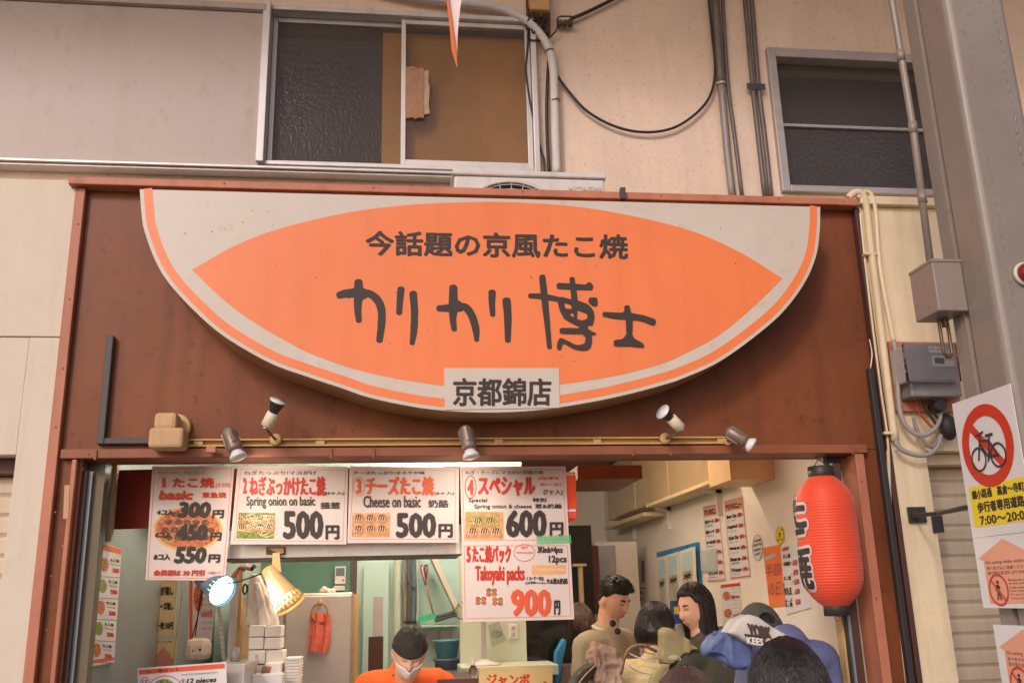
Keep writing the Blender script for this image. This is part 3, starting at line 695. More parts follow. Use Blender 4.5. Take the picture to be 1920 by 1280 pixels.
for i in range(1, 12):
    r = 0.0205*i; gr.tube([(cxp.x+r*math.cos(2*PI*k/40), AY-0.010, cxp.z+r*math.sin(2*PI*k/40)) for k in range(41)], 0.0018, 5, caps=False)
for i in range(28):
    t = 2*PI*i/28; gr.tube([(cxp.x+0.03*math.cos(t), AY-0.008, cxp.z+0.03*math.sin(t)), (cxp.x+0.236*math.cos(t), AY-0.008, cxp.z+0.236*math.sin(t))], 0.0018, 5)
gr.build('grille', M_acw, acu)
m = MB(); put_text(m, 'HITACHI', (1066, 350, 1128, 358), fY(AY+0.004), 0.7, lift=0.002); m.build('embossed_lettering', mat('grey emboss', (196, 192, 186), 0.5), acu)
MB().box(tuple(P(1165, 372, -0.085)), tuple(P(1170, 356, -0.06))).build('wire_hook', M_dkgrey, sf)

# ================================================================== the big half oval sign
sg = thing('oval_sign', 'large half oval orange and cream shop sign mounted under the rail', 'sign', P(900, 600, 0))
SY = -0.20
zs1 = zt-0.034
cv = [(262, 355), (265, 395), (270, 430), (290.6, 487), (317, 531), (363, 581), (420, 630), (504, 679), (571, 704), (640, 727), (701, 747), (801.5, 766), (902, 772.6), (1003, 769), (1104, 754), (1176, 739), (1240, 722), (1280, 709), (1347, 678.6), (1414, 631.6), (1468, 584.5), (1508, 531), (1530, 480), (1537, 430), (1538, 388)]
edge = catmull([P(x, y, SY) for x, y in cv], 6)
body = [v+Vector((0, 0.012, 0)) for v in edge]
b = MB(); b.prism(body, (0, 0.186, 0)); b.build('cabinet', M_signside, sg)
b = MB(); b.prism(edge, (0, 0.0115, 0)); b.build('face', M_signcream, sg)
# thin bright rim
def offset_curve(c, d):
    out = []
    n = len(c)
    for i in range(n):
        t = (c[min(i+1, n-1)]-c[max(i-1, 0)]).normalized(); nn = Vector((-t.z, 0, t.x))
        out.append(c[i]+nn*d)
    return out
PXM = 3.35/1748
def band(d0, d1, lift, m, name):
    a = offset_curve(edge, d0*PXM); b = offset_curve(edge, d1*PXM); mm = MB(); n = len(a)
    vs = [v+Vector((0, -lift, 0)) for v in a+b]
    mm.add(vs, [(i, i+1, i+1+n, i+n) for i in range(n-1)]); return mm.build(name, m, sg)
band(7, 23, 0.0008, M_orange, 'orange_ring')
top = catmull([P(x, y, SY) for x, y in [(360, 506), (440, 461), (521, 430), (640, 401), (750, 386), (855, 380), (976, 380), (1120, 393), (1280, 428), (1381, 470), (1467, 522)]], 6)
bot = catmull([P(x, y, SY) for x, y in [(1467, 522), (1414, 574), (1347, 629), (1280, 665), (1240, 682), (1160, 703), (1048, 721), (940, 729), (832, 723), (701, 701), (600, 670), (537, 640), (470, 600), (420, 563), (360, 506)]], 6)
mm = MB(); n = len(top)
# stitched between the two arcs so that the film is a clean sheet
bb_ = list(reversed(bot)); res = []
def at_len(c, t):
    k = t*(len(c)-1); i = min(int(k), len(c)-2); return c[i].lerp(c[i+1], k-i)
poly = [v+Vector((0, -0.0008, 0)) for v in top+bot[1:-1]]
mm.add(poly, [tuple(range(len(poly)))]); mm.build('orange_lens', M_orange, sg)
fs_ = fY(SY)
m = MB(); m.slab([P(833, 690, SY-0.0035), P(1048, 690, SY-0.0035), P(1049.5, 764, SY-0.0035), P(834, 768, SY-0.0035)], 0.0026); m.build('branch_plate', M_signcream, sg)
m = MB(); put_text(m, '京都錦店', (849, 708, 1034, 761), fs_, 1.5, lift=0.0045); m.build('branch_lettering', M_ink, sg)
m = MB(); put_text(m, '今話題の京風たこ焼', (685, 432, 1178, 479), fs_, 1.6, slope=0.0145, lift=0.0018); m.build('slogan_lettering', M_ink, sg)
# brushed name, stroke by stroke
bo = 1920/650.0
fb = fY(SY, 600, 500, bo)
st = MB(); LY = [0.0020]
def stroke(pts, rs):
    p = catmull([Vector((x, y, 0)) for x, y in pts], 8)
    if not isinstance(rs, (list, tuple)): rs = [rs]*len(pts)
    R = catmull([Vector((r, 0, 0)) for r in rs], 8); R = [v.x for v in R]
    n = len(p); L = []; Rr = []
    for i in range(n):
        t = (p[min(i+1, n-1)]-p[max(i-1, 0)]).normalized(); q = Vector((-t.y, t.x, 0))
        r = R[i]*(1+0.06*noise.noise(Vector((p[i].x*.03, p[i].y*.03, 5))))
        L.append(p[i]+q*r); Rr.append(p[i]-q*r)
    LY[0] += 0.00004
    st.add([fb(v.x, v.y, LY[0]) for v in L+Rr], [(i, i+1, i+1+n, i+n) for i in range(n-1)])
    for e, r, dirn in ((p[0], R[0], (p[0]-p[2])), (p[-1], R[-1], (p[-1]-p[-3]))):
        LY[0] += 0.00004
        d = dirn.normalized()
        q = Vector((-d.y, d.x, 0))
        pts_ = [e+q*r*math.cos(t)+d*r*0.72*math.sin(t) for t in [PI*k/10 for k in range(11)]]
        st.add([fb(v.x, v.y, LY[0]) for v in pts_], [tuple(range(11))])
def blob(poly):
    LY[0] += 0.00004
    p = catmull([Vector((x, y, 0)) for x, y in poly], 5, True)
    st.add([fb(v.x, v.y, LY[0]) for v in p], [tuple(range(len(p)))])
stroke([(104, 158), (150, 147), (215, 148), (275, 150), (322, 190), (341, 245), (340, 320), (329, 408)], [19, 23, 24, 21, 23, 22, 21, 18])
stroke([(213, 84), (213, 150), (209, 230), (215, 298)], [23, 26, 20, 17])
blob([(236, 118), (262, 130), (262, 168), (238, 182), (226, 200), (190, 200), (185, 170), (150, 172), (160, 128), (190, 118)])
stroke([(449, 122), (443, 180), (438, 256)], [19, 18, 16]); stroke([(516, 148), (523, 250), (520, 350), (510, 423)], [21, 20, 19, 14])
stroke([(656, 230), (740, 228), (800, 222), (838, 265), (862, 340), (868, 405)], [17, 22, 21, 21, 20, 13])
stroke([(738, 114), (738, 220), (736, 290), (743, 346)], [22, 25, 19, 15])
blob([(760, 185), (790, 205), (790, 242), (760, 250), (752, 265), (722, 262), (715, 245), (690, 240), (692, 212), (714, 205)])
stroke([(953, 140), (952, 200), (956, 266)], [20, 18, 14]); stroke([(1033, 186), (1040, 280), (1040, 408)], [23, 21, 16])
stroke([(1231, 55), (1241, 150), (1257, 300), (1271, 446)], [17, 19, 16, 13])
stroke([(1162, 160), (1240, 165), (1330, 182)], [13, 16, 14])
stroke([(1322, 106), (1400, 110), (1500, 116)], [17, 17, 15]); stroke([(1488, 98), (1498, 112)], [16, 17])
stroke([(1396, 66), (1405, 140), (1412, 200)], [14, 17, 17])
stroke([(1336, 182), (1380, 192), (1430, 205), (1478, 228), (1500, 268), (1494, 312)], [16, 15, 17, 19, 20, 20])
stroke([(1332, 190), (1345, 238), (1372, 278), (1420, 306), (1470, 322)], [17, 17, 18, 17, 22])
stroke([(1340, 238), (1378, 246), (1408, 240)], [14, 13, 12]); stroke([(1400, 205), (1413, 245), (1416, 290), (1430, 310)], [13, 11, 9, 12])
stroke([(1360, 275), (1390, 296), (1416, 300)], [14, 10, 10]); stroke([(1410, 222), (1450, 232), (1478, 244)], [14, 16, 14]); stroke([(1416, 306), (1450, 310), (1480, 300)], [12, 13, 12])
blob([(1492, 172), (1512, 170), (1534, 174), (1535, 214), (1512, 216), (1488, 196)])
stroke([(1455, 320), (1462, 345), (1478, 370)], [26, 24, 20])
stroke([(1338, 354), (1400, 355), (1460, 358), (1523, 371)], [16, 16, 15, 7])
stroke([(1484, 360), (1488, 400), (1476, 440), (1420, 445), (1368, 420), (1338, 408)], [19, 18, 20, 13, 12, 13]); stroke([(1338, 406), (1328, 428), (1324, 452)], [15, 15, 11])
stroke([(1700, 224), (1712, 300), (1713, 400)], [16, 18, 15]); blob([(1683, 245), (1735, 260), (1735, 290), (1726, 310), (1698, 310), (1690, 290), (1675, 285)])
stroke([(1574, 262), (1640, 270), (1712, 274), (1780, 283), (1846, 306)], [13, 17, 19, 17, 19])
blob([(1632, 406), (1675, 398), (1700, 372), (1728, 372), (1742, 396), (1788, 424), (1789, 446), (1712, 440), (1634, 438), (1628, 420)])
st.build('brushed_shop_name', M_ink, sg)
# grime specks on the face
m = MB()
for i in range(34):
    px = random.uniform(300, 1500); t = random.random(); py = 372+t*(330*(1-((px-900)/660)**2)); 
    quad(m, ellp(px, py, random.uniform(0.5, 1.6), random.uniform(0.5, 1.8), 8), fs_, 0.0013)
o = m.build('dirt_specks', mat('dirt', (120, 92, 70), 0.9), sg); o['kind'] = 'stuff'

# ================================================================== light rail with spot lamps
M_brass = mat('yellowed rail plastic', (206, 168, 108), 0.5, var=0.15, scale=14)
lr = thing('light_rail', 'yellowed mounting rail running along the fascia above the lintel', 'rail', P(880, 826, 0))
za_ = Z(880, 834, -0.035); zb_ = Z(880, 820, -0.035); xra = X(345, 826, -0.035); xrb = X(1362, 822, -0.035)
m = MB(); m.box((xra, -0.035, zb_-0.006), (xrb, -0.001, zb_), 0.001); m.box((xra, -0.035, za_), (xrb, -0.001, za_+0.006), 0.001); m.box((xra, -0.012, za_+0.0062), (xrb, -0.001, zb_-0.0062)); m.build('track', M_brass, lr)
for px in (372, 600, 935, 1120, 1353): c = P(px, 826, -0.03); MB().box((c.x-0.016, -0.030, za_+0.007), (c.x+0.016, -0.0125, zb_-0.007), 0.001).build('clip', M_brass, lr)
# yellowed lamp housing
hs = thing('lamp_housing', 'dusty yellowed stepped plastic housing at the rail end', 'lamp housing', P(312, 810, 0))
M_old = mat('dusty beige plastic', (202, 166, 122), 0.65, var=0.14, scale=9, streak=0.2)
a = P(276, 839, -0.13); b = P(345, 800, -0.13)
MB().box((a.x, -0.13, a.z), (b.x, -0.03, b.z), 0.012).build('lower_case', M_old, hs)
a2 = P(287, 800, -0.115); b2 = P(332, 772, -0.115)
MB().box((a2.x, -0.115, b.z-0.004), (b2.x, -0.03, b2.z), 0.014).build('upper_case', M_old, hs)
c = P(332, 800, -0.02); MB().lathe([(0.048, 0), (0.048, 0.018), (0.044, 0.024)], 28, Matrix.Translation((c.x, -0.001, c.z)) @ Matrix.Rotation(PI/2, 4, 'X')).build('base_disc', M_brass, hs)
# spot lamps
M_smoke = mat('dusty metal lamp shade', (140, 122, 108), 0.4, metal=0.35, var=0.25, scale=24)
M_bulb = mat('silvery bulb glass', (226, 222, 218), 0.25, var=0.05, coat=0.5)
M_white = mat('aged white socket', (232, 216, 186), 0.45, var=0.05)
M_chrome = mat('chrome joint', (176, 168, 160), 0.25, metal=0.9)
def down_spot(label, base, tip, Yb=-0.03, depth=-0.12, lit=None):
    a = P(*base, depth); b = P(*tip, depth-0.02); d = (b-a).normalized(); Lg = (b-a).length
    t = thing('spot_lamp', label, 'spotlight', a, 'spot lamps along the rail')
    M0 = Matrix.Translation(a) @ d.to_track_quat('Z', 'Y').to_matrix().to_4x4()
    MB().lathe([(0.010, -0.012), (0.018, -0.006), (0.024, 0.004), (0.026, Lg*0.35), (0.028, Lg*0.62), (0.024, Lg*0.72)], 20, M0).build('shade', M_smoke, t)
    for k in range(3):
        an = k*2.1+0.4; MB().box((0.022, -0.007, 0.0), (0.030, 0.007, Lg*0.5), 0.002, M0 @ Matrix.Rotation(an, 4, 'Z')).build('fin', M_smoke, t)
    MB().lathe([(0.016, Lg*0.66), (0.020, Lg*0.78), (0.030, Lg*0.90), (0.031, Lg*0.98), (0.022, Lg*1.01), (0.001, Lg*1.02)], 24, M0).build('bulb', M_bulb, t)
    if lit:
        ld = bpy.data.lights.new('spot_lamp_light', 'SPOT'); lo = bpy.data.objects.new('spot_lamp_light', ld); COL.objects.link(lo)
        aim = P(*lit, 0.35); lo.location = b+d*0.03; lo.rotation_euler = (lo.location-aim).to_track_quat('Z', 'Y').to_euler()
        ld.energy = 6; ld.color = (1.0, 0.86, 0.74); ld.spot_size = 1.9; ld.spot_blend = 0.8; ld.shadow_soft_size = 0.03
    mid = a+d*Lg*0.3
    MB().tube([mid, Vector((mid.x, -0.03, P(base[0], 826, -0.03).z))], 0.006, 8).build('arm', M_smoke, t)
    MB().lathe([(0.018, 0), (0.018, 0.012)], 18, Matrix.Translation((mid.x, -0.025, P(base[0], 826, -0.03).z)) @ Matrix.Rotation(PI/2, 4, 'X')).build('mount', M_brass, t)
down_spot('dusty spot lamp pointing down at the far end, next to the yellowed housing', (428, 808), (448, 859), lit=(540, 1010))
down_spot('dusty spot lamp pointing down under the middle of the oval sign', (872, 803), (884, 858), lit=(820, 1010))
down_spot('dusty spot lamp aimed sideways at the rail end above the lantern', (1366, 808), (1412, 836))
def up_spot(label, mount, joint, mid, tip):
    m0 = P(*mount, -0.04); j = P(*joint, -0.14); mi = P(*mid, -0.16); tp = P(*tip, -0.18)
    t = thing('upward_spot_lamp', label, 'spotlight', m0, 'white spot lamps lighting the oval sign')
    MB().lathe([(0.022, 0), (0.022, 0.012), (0.014, 0.016)], 22, Matrix.Translation((m0.x, -0.034, m0.z)) @ Matrix.Rotation(PI/2, 4, 'X')).build('mount', M_brass, t)
    MB().tube([Vector((m0.x, -0.045, m0.z)), j], 0.005, 8).build('arm', M_smoke, t)
    MB().ell(j, (0.010, 0.010, 0.010), 12, 8).build('joint', M_chrome, t)
    d = (mi-j).normalized(); L0 = (mi-j).length; M0 = Matrix.Translation(j) @ d.to_track_quat('Z', 'Y').to_matrix().to_4x4()
    MB().lathe([(0.012, 0.006), (0.021, 0.012), (0.021, L0), (0.018, L0+0.002)], 20, M0).build('socket', M_white, t)
    d = (tp-mi).normalized(); L1 = (tp-mi).length; M1 = Matrix.Translation(mi) @ d.to_track_quat('Z', 'Y').to_matrix().to_4x4()
    MB().lathe([(0.015, 0), (0.019, L1*.35), (0.028, L1*.9), (0.030, L1)], 24, M1).build('reflector', M_black, t)
    MB().lathe([(0.0305, L1), (0.0305, L1+0.003), (0.001, L1+0.006)], 24, M1).build('lens', M_bulb, t)
up_spot('white spot lamp tilted up beside the lamp housing', (517, 824), (497, 803), (512, 774), (521, 752))
up_spot('white spot lamp tilted up towards the sign near the lantern', (1247, 822), (1280, 806), (1258, 784), (1243, 772))
MB().box(tuple(P(385, 848, -0.075)), tuple(P(407, 838, -0.056)), 0.003).build('latch', M_rail, sf)

# ================================================================== shop interior shell
def slabp(name, pts, Y, back, m, par=None, label=None, bev=0):
    o = MB().slab([P(x, y, Y) for x, y in pts], back).build(name, m, par, label); return o
def rectp(name, x0, y0, x1, y1, Y, back, m, par=None, label=None, bev=0.0):
    """upright box whose front face fills these pixels at depth Y"""
    a = P((x0+x1)/2, y0, Y); b = P((x0+x1)/2, y1, Y); l = P(x0, (y0+y1)/2, Y); r = P(x1, (y0+y1)/2, Y)
    return MB().box((l.x, Y, b.z), (r.x, Y+back, a.z), bev).build(name, m, par, label)
XL = X(184, 1051, 0.12); XR = X(1600, 1170, 0.02)
CZ = 2.62
print('XL', XL, 'XR', XR, 'lintel', zl0, zl1, 'zt', zt)
M_inwall = mat('cream interior wall panel', (238, 228, 214), 0.5, var=0.04, scale=2, spec=0.4)
M_kwall = mat('pale green kitchen wall', (198, 210, 192), 0.55, var=0.05, scale=3)
M_cyan = mat('pale cyan wall paint', (194, 224, 216), 0.5, var=0.05, scale=3)
M_steel = mat('brushed stainless steel', (196, 192, 190), 0.33, metal=0.5, var=0.08, scale=5, bump=0.0003, bscale=40, bstretch=(1, 1, 12))
M_steel2 = mat('dull stainless sheet', (150, 158, 160), 0.45, metal=0.55, var=0.08, scale=4)
M_tile = mat('shop floor', (96, 90, 84), 0.6)
M_noren = mat('dark red cloth', (124, 44, 28), 0.85, var=0.15, scale=8, bump=0.002, bscale=30, bstretch=(4, 4, 0.4))
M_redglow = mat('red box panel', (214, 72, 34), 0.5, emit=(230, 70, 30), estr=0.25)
M_olive = mat('olive brown metal', (116, 104, 80), 0.5, var=0.1)
M_woodtrim = mat('pale wood trim', (196, 164, 116), 0.55, var=0.15, scale=12, stretch=(6, 6, 1))
M_teal = mat('teal board', (84, 128, 114), 0.5, var=0.08)
M_bluegrey = mat('blue grey plastic', (96, 116, 128), 0.5, var=0.06)
M_tub = mat('light blue plastic tub', (104, 172, 186), 0.4, var=0.05)
M_blue = mat('blue board', (52, 132, 184), 0.5, var=0.05)
KB = 2.5                        # kitchen back wall
xk = X(985, 1200, 1.6)
fl = MB().box((XL-0.02, 0.0, -0.2), (XR+0.02, 4.3, 0.006)).build('shop_floor', M_tile); tag(fl, kind='structure')
rm = thing('shop_interior', 'lit shop room with cream walls behind the counter opening', 'room', (0.3, 2, 0))
MB().box((XL-0.08, 0.105, 0.006), (XL, 4.3, CZ)).build('side_wall', M_steel2, rm, 'dull metal clad wall beside the kitchen')
rw = MB().box((XR, 0.105, 0.006), (XR+0.08, 4.3, CZ)).build('side_wall', M_inwall, rm)
MB().box((XL-0.08, 4.2, 0.006), (XR+0.08, 4.28, CZ)).build('back_wall', M_inwall, rm)
MB().box((XL-0.08, 0.30, CZ), (XR+0.08, 4.28, CZ+0.05)).build('ceiling', M_ceil, rm)
MB().box((XL-0.08, 0.105, zl0+0.061), (XR+0.08, 0.30, CZ)).build('front_header', M_ceil, rm)
MB().box((XL, KB, 0.006), (X(872, 1150, KB), KB+0.06, CZ-0.002)).build('kitchen_back_wall', M_cyan, rm)
MB().box((X(863, 1200, 1.7), 1.7, 0.006), (X(987, 1200, 1.7), 1.76, CZ-0.002)).build('partition', M_kwall, rm)
# aluminium and wood strips at both sides of the opening
for (a0, a1, mt_, y0) in ((131.5, 147.5, M_dkbrown, 0.02), (148, 158, M_steel2, 0.04), (158.5, 182, M_olive, 0.06)):
    MB().box((X(a0, 1051, y0), y0, 0.0), (X(a1, 1051, y0), y0+0.06, zl0-0.037)).build('jamb_strip', mt_, sf)
for (a0, a1, mt_, y0) in ((1586, 1594, M_woodtrim, 0.02), (1594.5, 1599, M_black, 0.0), (1599.5, 1604, M_steel2, -0.01), (1604.5, 1619, M_dkbrown, 0.0)):
    MB().box((X(a0, 1240, y0), y0, 0.0), (X(a1, 1240, y0), y0+0.05, zl0-0.037)).build('jamb_strip', mt_, sf)
# red cloth behind the menu sheets, red box at its end
nr = thing('red_noren', 'dark red cloth strip hanging behind the row of menu sheets', 'cloth', P(640, 870, 0.27))
nm = MB(); a = P(215, 872, 0.27); b = P(1058, 978, 0.27); n = 60; vs = []
for i in range(n+1):
    x = a.x+(b.x-a.x)*i/n; vs += [Vector((x, 0.27+0.006*math.sin(i*1.1), zl0-0.0)), Vector((x, 0.27+0.012*math.sin(i*1.1+.4), b.z))]
nm.add(vs+[v+Vector((0, .003, 0)) for v in vs], [(2*i, 2*i+1, 2*i+3, 2*i+2) for i in range(n)]+[(2*i+2*n+2, 2*i+4+2*n, 2*i+5+2*n, 2*i+3+2*n) for i in range(n)], True); nm.build('cloth', M_noren, nr)
rb = thing('red_box', 'glowing orange red box end beside the special menu sheet', 'box', P(1072, 920, 0.3))
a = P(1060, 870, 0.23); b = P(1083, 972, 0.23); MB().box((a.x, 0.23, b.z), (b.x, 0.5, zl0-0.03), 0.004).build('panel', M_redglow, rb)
for y in (888, 956): q = P(1060, y, 0.228); MB().box((q.x, 0.226, q.z-0.006), (b.x-0.006, 0.2295, q.z+0.003)).build('tape', M_signwhite, rb)
rectp('wood_trim', 203, 864, 214, 1014, .2, .03, M_woodtrim, sf)
# steel hood
hd = thing('range_hood', 'stainless steel hood edge running under the menu sheets', 'hood', P(640, 1040, 0.26))
xh0 = X(400, 1040, 0.28); xh1 = X(868, 1040, 0.28); zh0 = Z(640, 1042, 0.28)
MB().box((xh0, 0.285, zh0), (xh1, 0.30, zl0-0.03)).build('front_plate', mat('polished hood steel', (250, 246, 240), 0.28, metal=0.1, var=0.05), hd)
MB().box((xh0, 0.3005, zh0), (xh1, 0.72, zh0+0.03)).build('underside', M_olive, hd)
MB().box((xh0, 0.280, zh0-0.006), (xh1, 0.292, zh0-0.0005)).build('seal', M_black, hd)
# fluorescent fixtures inside
def tube_light(name, label, x0, x1, y, z, col, strength):
    t = thing(name, label, 'ceiling light', ((x0+x1)/2, y, z))
    MB().box((x0, y-0.05, z), (x1, y+0.05, z+0.04), 0.006).build('housing', M_signwhite, t)
    e = mat('tube glow %d %d %d' % col, col, 0.5, emit=col, estr=strength, var=0)
    MB().tube([(x0+0.03, y, z-0.016), (x1-0.03, y, z-0.016)], 0.014, 12).build('tube', e, t); return t
tube_light('fluorescent_light', 'warm fluorescent tube under the kitchen ceiling behind the menu sheets', XL+0.5, XL+1.7, 1.35, CZ-0.042, (255, 226, 186), 150)
tube_light('fluorescent_light', 'short warm tube added at the front of the kitchen to brighten the foam boxes', XL+0.45, XL+1.35, 0.72, CZ-0.042, (255, 236, 210), 90)  # extra tube added to brighten the goods at the kitchen front
tube_light('fluorescent_light', 'cool fluorescent tube above the washing corner', 0.05, 0.42, 2.1, CZ-0.042, (222, 246, 246), 140)
tube_light('fluorescent_light', 'warm fluorescent tube above the waiting customers', 0.75, 1.35, 1.3, CZ-0.042, (255, 226, 200), 125)

# ================================================================== kitchen contents
rectp('teal_panel', 490, 1050, 668, 1125, KB-0.02, 0.018, M_teal, rm)
rectp('door_jamb', 656, 1040, 669, 1113, KB-0.45, 0.04, M_dkgrey, rm)
rectp('door_jamb', 657, 1113.5, 670, 1330, KB-0.45, 0.04, M_woodtrim, rm)
fr = thing('refrigerator', 'tall stainless refrigerator with a towel hanging on its door', 'refrigerator', P(590, 1280, 1.95))
rectp('body', 420, 1112, 655, 1800, 1.97, 0.5, M_steel, fr, bev=0.01)
rectp('door', 524, 1116, 653, 1780, 1.945, 0.022, M_steel, fr, bev=0.006)
rectp('door', 424, 1116, 520, 1780, 1.945, 0.022, M_steel, fr, bev=0.006)
tw = thing('towel', 'pink towel hanging from a wooden ring on the refrigerator door', 'towel', P(596, 1180, 1.9))
c = P(599, 1146, 1.90); MB().tube([(c.x+0.043*math.cos(t), 1.90, c.z-0.006+0.05*math.sin(t)) for t in [2*PI*k/28 for k in range(29)]], 0.005, 8, caps=False).build('ring', mat('wood ring', (176, 112, 62), 0.5), tw)
MB().lathe([(0.014, 0), (0.012, 0.02), (0.006, 0.03)], 16, Matrix.Translation((c.x, 1.94, c.z+0.05)) @ Matrix.Rotation(PI/2, 4, 'X')).build('hook', M_woodtrim, tw)
M_towel = mat('pink towel', (222, 118, 104), 0.9, var=0.22, scale=30, bump=0.003, bscale=60)
m = MB(); vs = []; n = 22
for j in range(15):
    v = j/14
    for i in range(n+1):
        u = i/n; x = 582-6*v+(38-2*v+4*math.sin(v*2.4))*u; y = 1150+74*v+1.5*math.sin(u*9+v*2)-(2 if u < .5 else 0)
        vs.append(P(x, y, 1.90+0.012*math.sin(u*12+v*1.5)+0.004*math.sin(u*31)))
m.add(vs+[v+Vector((0, .006, 0)) for v in vs], [(j*(n+1)+i, j*(n+1)+i+1, (j+1)*(n+1)+i+1, (j+1)*(n+1)+i) for j in range(14) for i in range(n)]+[(j*(n+1)+i+15*(n+1), (j+1)*(n+1)+i+15*(n+1), (j+1)*(n+1)+i+1+15*(n+1), j*(n+1)+i+1+15*(n+1)) for j in range(14) for i in range(n)], True)
m.build('cloth', M_towel, tw)
pkt = thing('wall_packet', 'white label packet hanging on the teal panel', 'packet', P(637, 1080, KB-0.04))
rectp('card', 628, 1061, 648, 1094, KB-0.05, 0.01, M_signwhite, pkt); rectp('dark_window', 630, 1064, 646, 1079, KB-0.053, 0.002, M_bluegrey, pkt)
rectp('lower_card', 626, 1097, 646, 1106, KB-0.06, 0.03, M_signwhite, pkt); m = MB(); quad(m, ellp(643, 1087, 2, 2, 12), fY(KB-0.052), 0.001); m.build('red_dot', M_red, pkt)
rag = thing('rag', 'crumpled beige cloth on top of the refrigerator', 'rag', P(614, 1108, 1.95))
m = MB(); 
for i in range(6): m.ell(P(604+i*4, 1110-3*math.sin(i*1.2)-3, 1.99), (0.018, 0.02, 0.012+0.006*(i % 2)), 10, 6)
m.build('cloth', M_inwall, rag)
# washing corner
rectp('door', 680, 1056, 728, 1330, KB-0.05, 0.03, M_cyan, rm); rectp('door_window', 700, 1118, 718, 1192, KB-0.054, 0.003, M_steel, rm)
rectp('brown_panel', 690, 1193, 718, 1330, KB-0.053, 0.002, M_dkbrown, rm)
rectp('wall_pipe', 737, 1040, 752, 1330, KB-0.09, 0.05, M_kwall, rm, bev=0.02)
slabp('stair_soffit', [(806, 1040), (816, 1040), (872, 1160), (862, 1160)], 2.2, 0.25, M_inwall, rm)
pl = thing('pipe_bundle', 'dark grey pipe bundle running down the washing corner wall', 'pipes', P(768, 1100, KB-0.08))
for x, r, mm in ((759, 0.011, M_pipe2), (767, 0.016, M_pipe), (775, 0.018, M_bluegrey), (783, 0.009, M_kwall)):
    MB().tube(catmull([P(x, 1036, KB-0.08), P(x+2*math.sin(x), 1090, KB-0.08), P(x+1, 1130, KB-0.08), P(x-1, 1168, KB-0.08)], 5), r, 10).build('pipe', mm, pl)
MB().tube(catmull([P(763, 1080, KB-.12), P(772, 1096, KB-.12), P(779, 1100, KB-.12)], 5), 0.007, 8).build('branch', M_pipe, pl)
ut = thing('hanging_utensils', 'bunch of hooks and red tongs hanging by a cord', 'utensils', P(797, 1085, KB-0.12))
for i in range(7):
    x = 790+i*2.4; MB().tube(catmull([P(x, 1058, KB-.12), P(x+3*math.sin(i*2), 1070, KB-.14), P(798+2*math.sin(i), 1096, KB-.12)], 4), 0.005, 6).build('tong', [M_red, M_bluegrey, M_signwhite, M_black][i % 4], ut)
MB().tube([P(800, 1096, KB-.12), P(802, 1112, KB-.12), P(813, 1150, KB-.12)], 0.006, 6).build('brush_handle', M_woodtrim, ut)
gb = thing('green_brush', 'mint green brush head resting on the shelf of the washing corner', 'brush', P(800, 1158, KB-.2))
slabp('head', [(784, 1156), (816, 1148), (820, 1157), (788, 1168)], KB-.2, 0.05, mat('mint plastic', (72, 190, 150), 0.45), gb)
tr = thing('tray_stack', 'stack of black serving trays on the washing corner shelf', 'trays', P(836, 1160, KB-.25))
for i in range(4): slabp('tray', [(816+i, 1163-i*3.4), (856+i, 1152-i*3), (858+i, 1154-i*3), (818+i, 1166-i*3.4)], KB-.26, 0.14, [M_black, M_bluegrey][i % 2], tr)
rectp('shelf', 790, 1171, 862, 1174, KB-.3, 0.28, M_cyan, rm)
for i, x in enumerate((800, 826, 846)): rectp('notice', x, 1182, x+(20, 18, 14)[i], 1204, KB-.012, 0.006, M_signwhite, rm)
tb = thing('tub', 'light blue plastic tub stacked on a grey bucket', 'tub', P(836, 1230, 2.0))
c = P(838, 1232, 2.05); L = Matrix.Translation(c)
MB().lathe([(0.055, 0), (0.072, 0.085), (0.082, 0.09), (0.082, 0.096), (0.070, 0.094), (0.052, 0.006), (0.001, 0.004)], 32, L).build('shell', M_tub, tb)
bk_ = thing('bucket', 'blue grey bucket under the light blue tub', 'bucket', P(836, 1275, 2.05))
MB().lathe([(0.058, -0.20), (0.070, -0.02), (0.080, -0.014), (0.080, -0.003), (0.064, -0.002), (0.001, -0.002)], 32, L).build('shell', M_bluegrey, bk_)
ct = thing('wash_counter', 'grey purple wash counter under the buckets', 'counter', P(840, 1262, 1.9))
a = P(820, 1262, 1.75); b = P(905, 1262, 1.75); MB().box((a.x, 1.75, a.z-0.5), (b.x+0.1, 2.3, a.z), 0.004).build('top', mat('purple grey laminate', (112, 100, 130), 0.4), ct)
# partition wall details
ol = thing('wall_outlet', 'white double outlet on the pale green partition', 'outlet', P(962, 1183, 1.69))
rectp('plate', 954, 1169, 971, 1197, 1.69, 0.009, M_signwhite, ol, bev=0.003)
for y in (1177, 1189): rectp('socket', 959, y-3.5, 966, y+3, 1.687, 0.003, M_meter, ol)
fn = thing('fan_stand', 'white pedestal fan pole on a round base near the partition', 'fan', P(908, 1245, 1.5))
c = P(908, 1246, 1.5); zc = c.z
MB().lathe([(0.085, 0), (0.085, 0.008), (0.03, 0.02), (0.018, 0.03)], 32, Matrix.Translation(c)).build('base', M_signwhite, fn)
MB().tube([(c.x, c.y, zc+0.02), (c.x, c.y, zc+0.42)], 0.013, 12).build('pole', M_signwhite, fn)
MB().ell((c.x-0.05, c.y-0.02, zc+0.27), (0.1, 0.03, 0.06), 18, 10).build('head', M_clear, fn)
sh2 = thing('partition_ledge', 'white ledge at the foot of the pale green partition', 'ledge', (c.x, c.y, zc-0.03))
MB().box((X(862, 1246, 1.5), 1.38, zc-0.05), (X(1040, 1246, 1.5), 1.698, zc-0.0005), 0.004).build('board', M_kwall, sh2)
lf = thing('leaflet', 'tilted grey leaflet hung on the partition beside the fan pole', 'leaflet', P(932, 1190, 1.66))
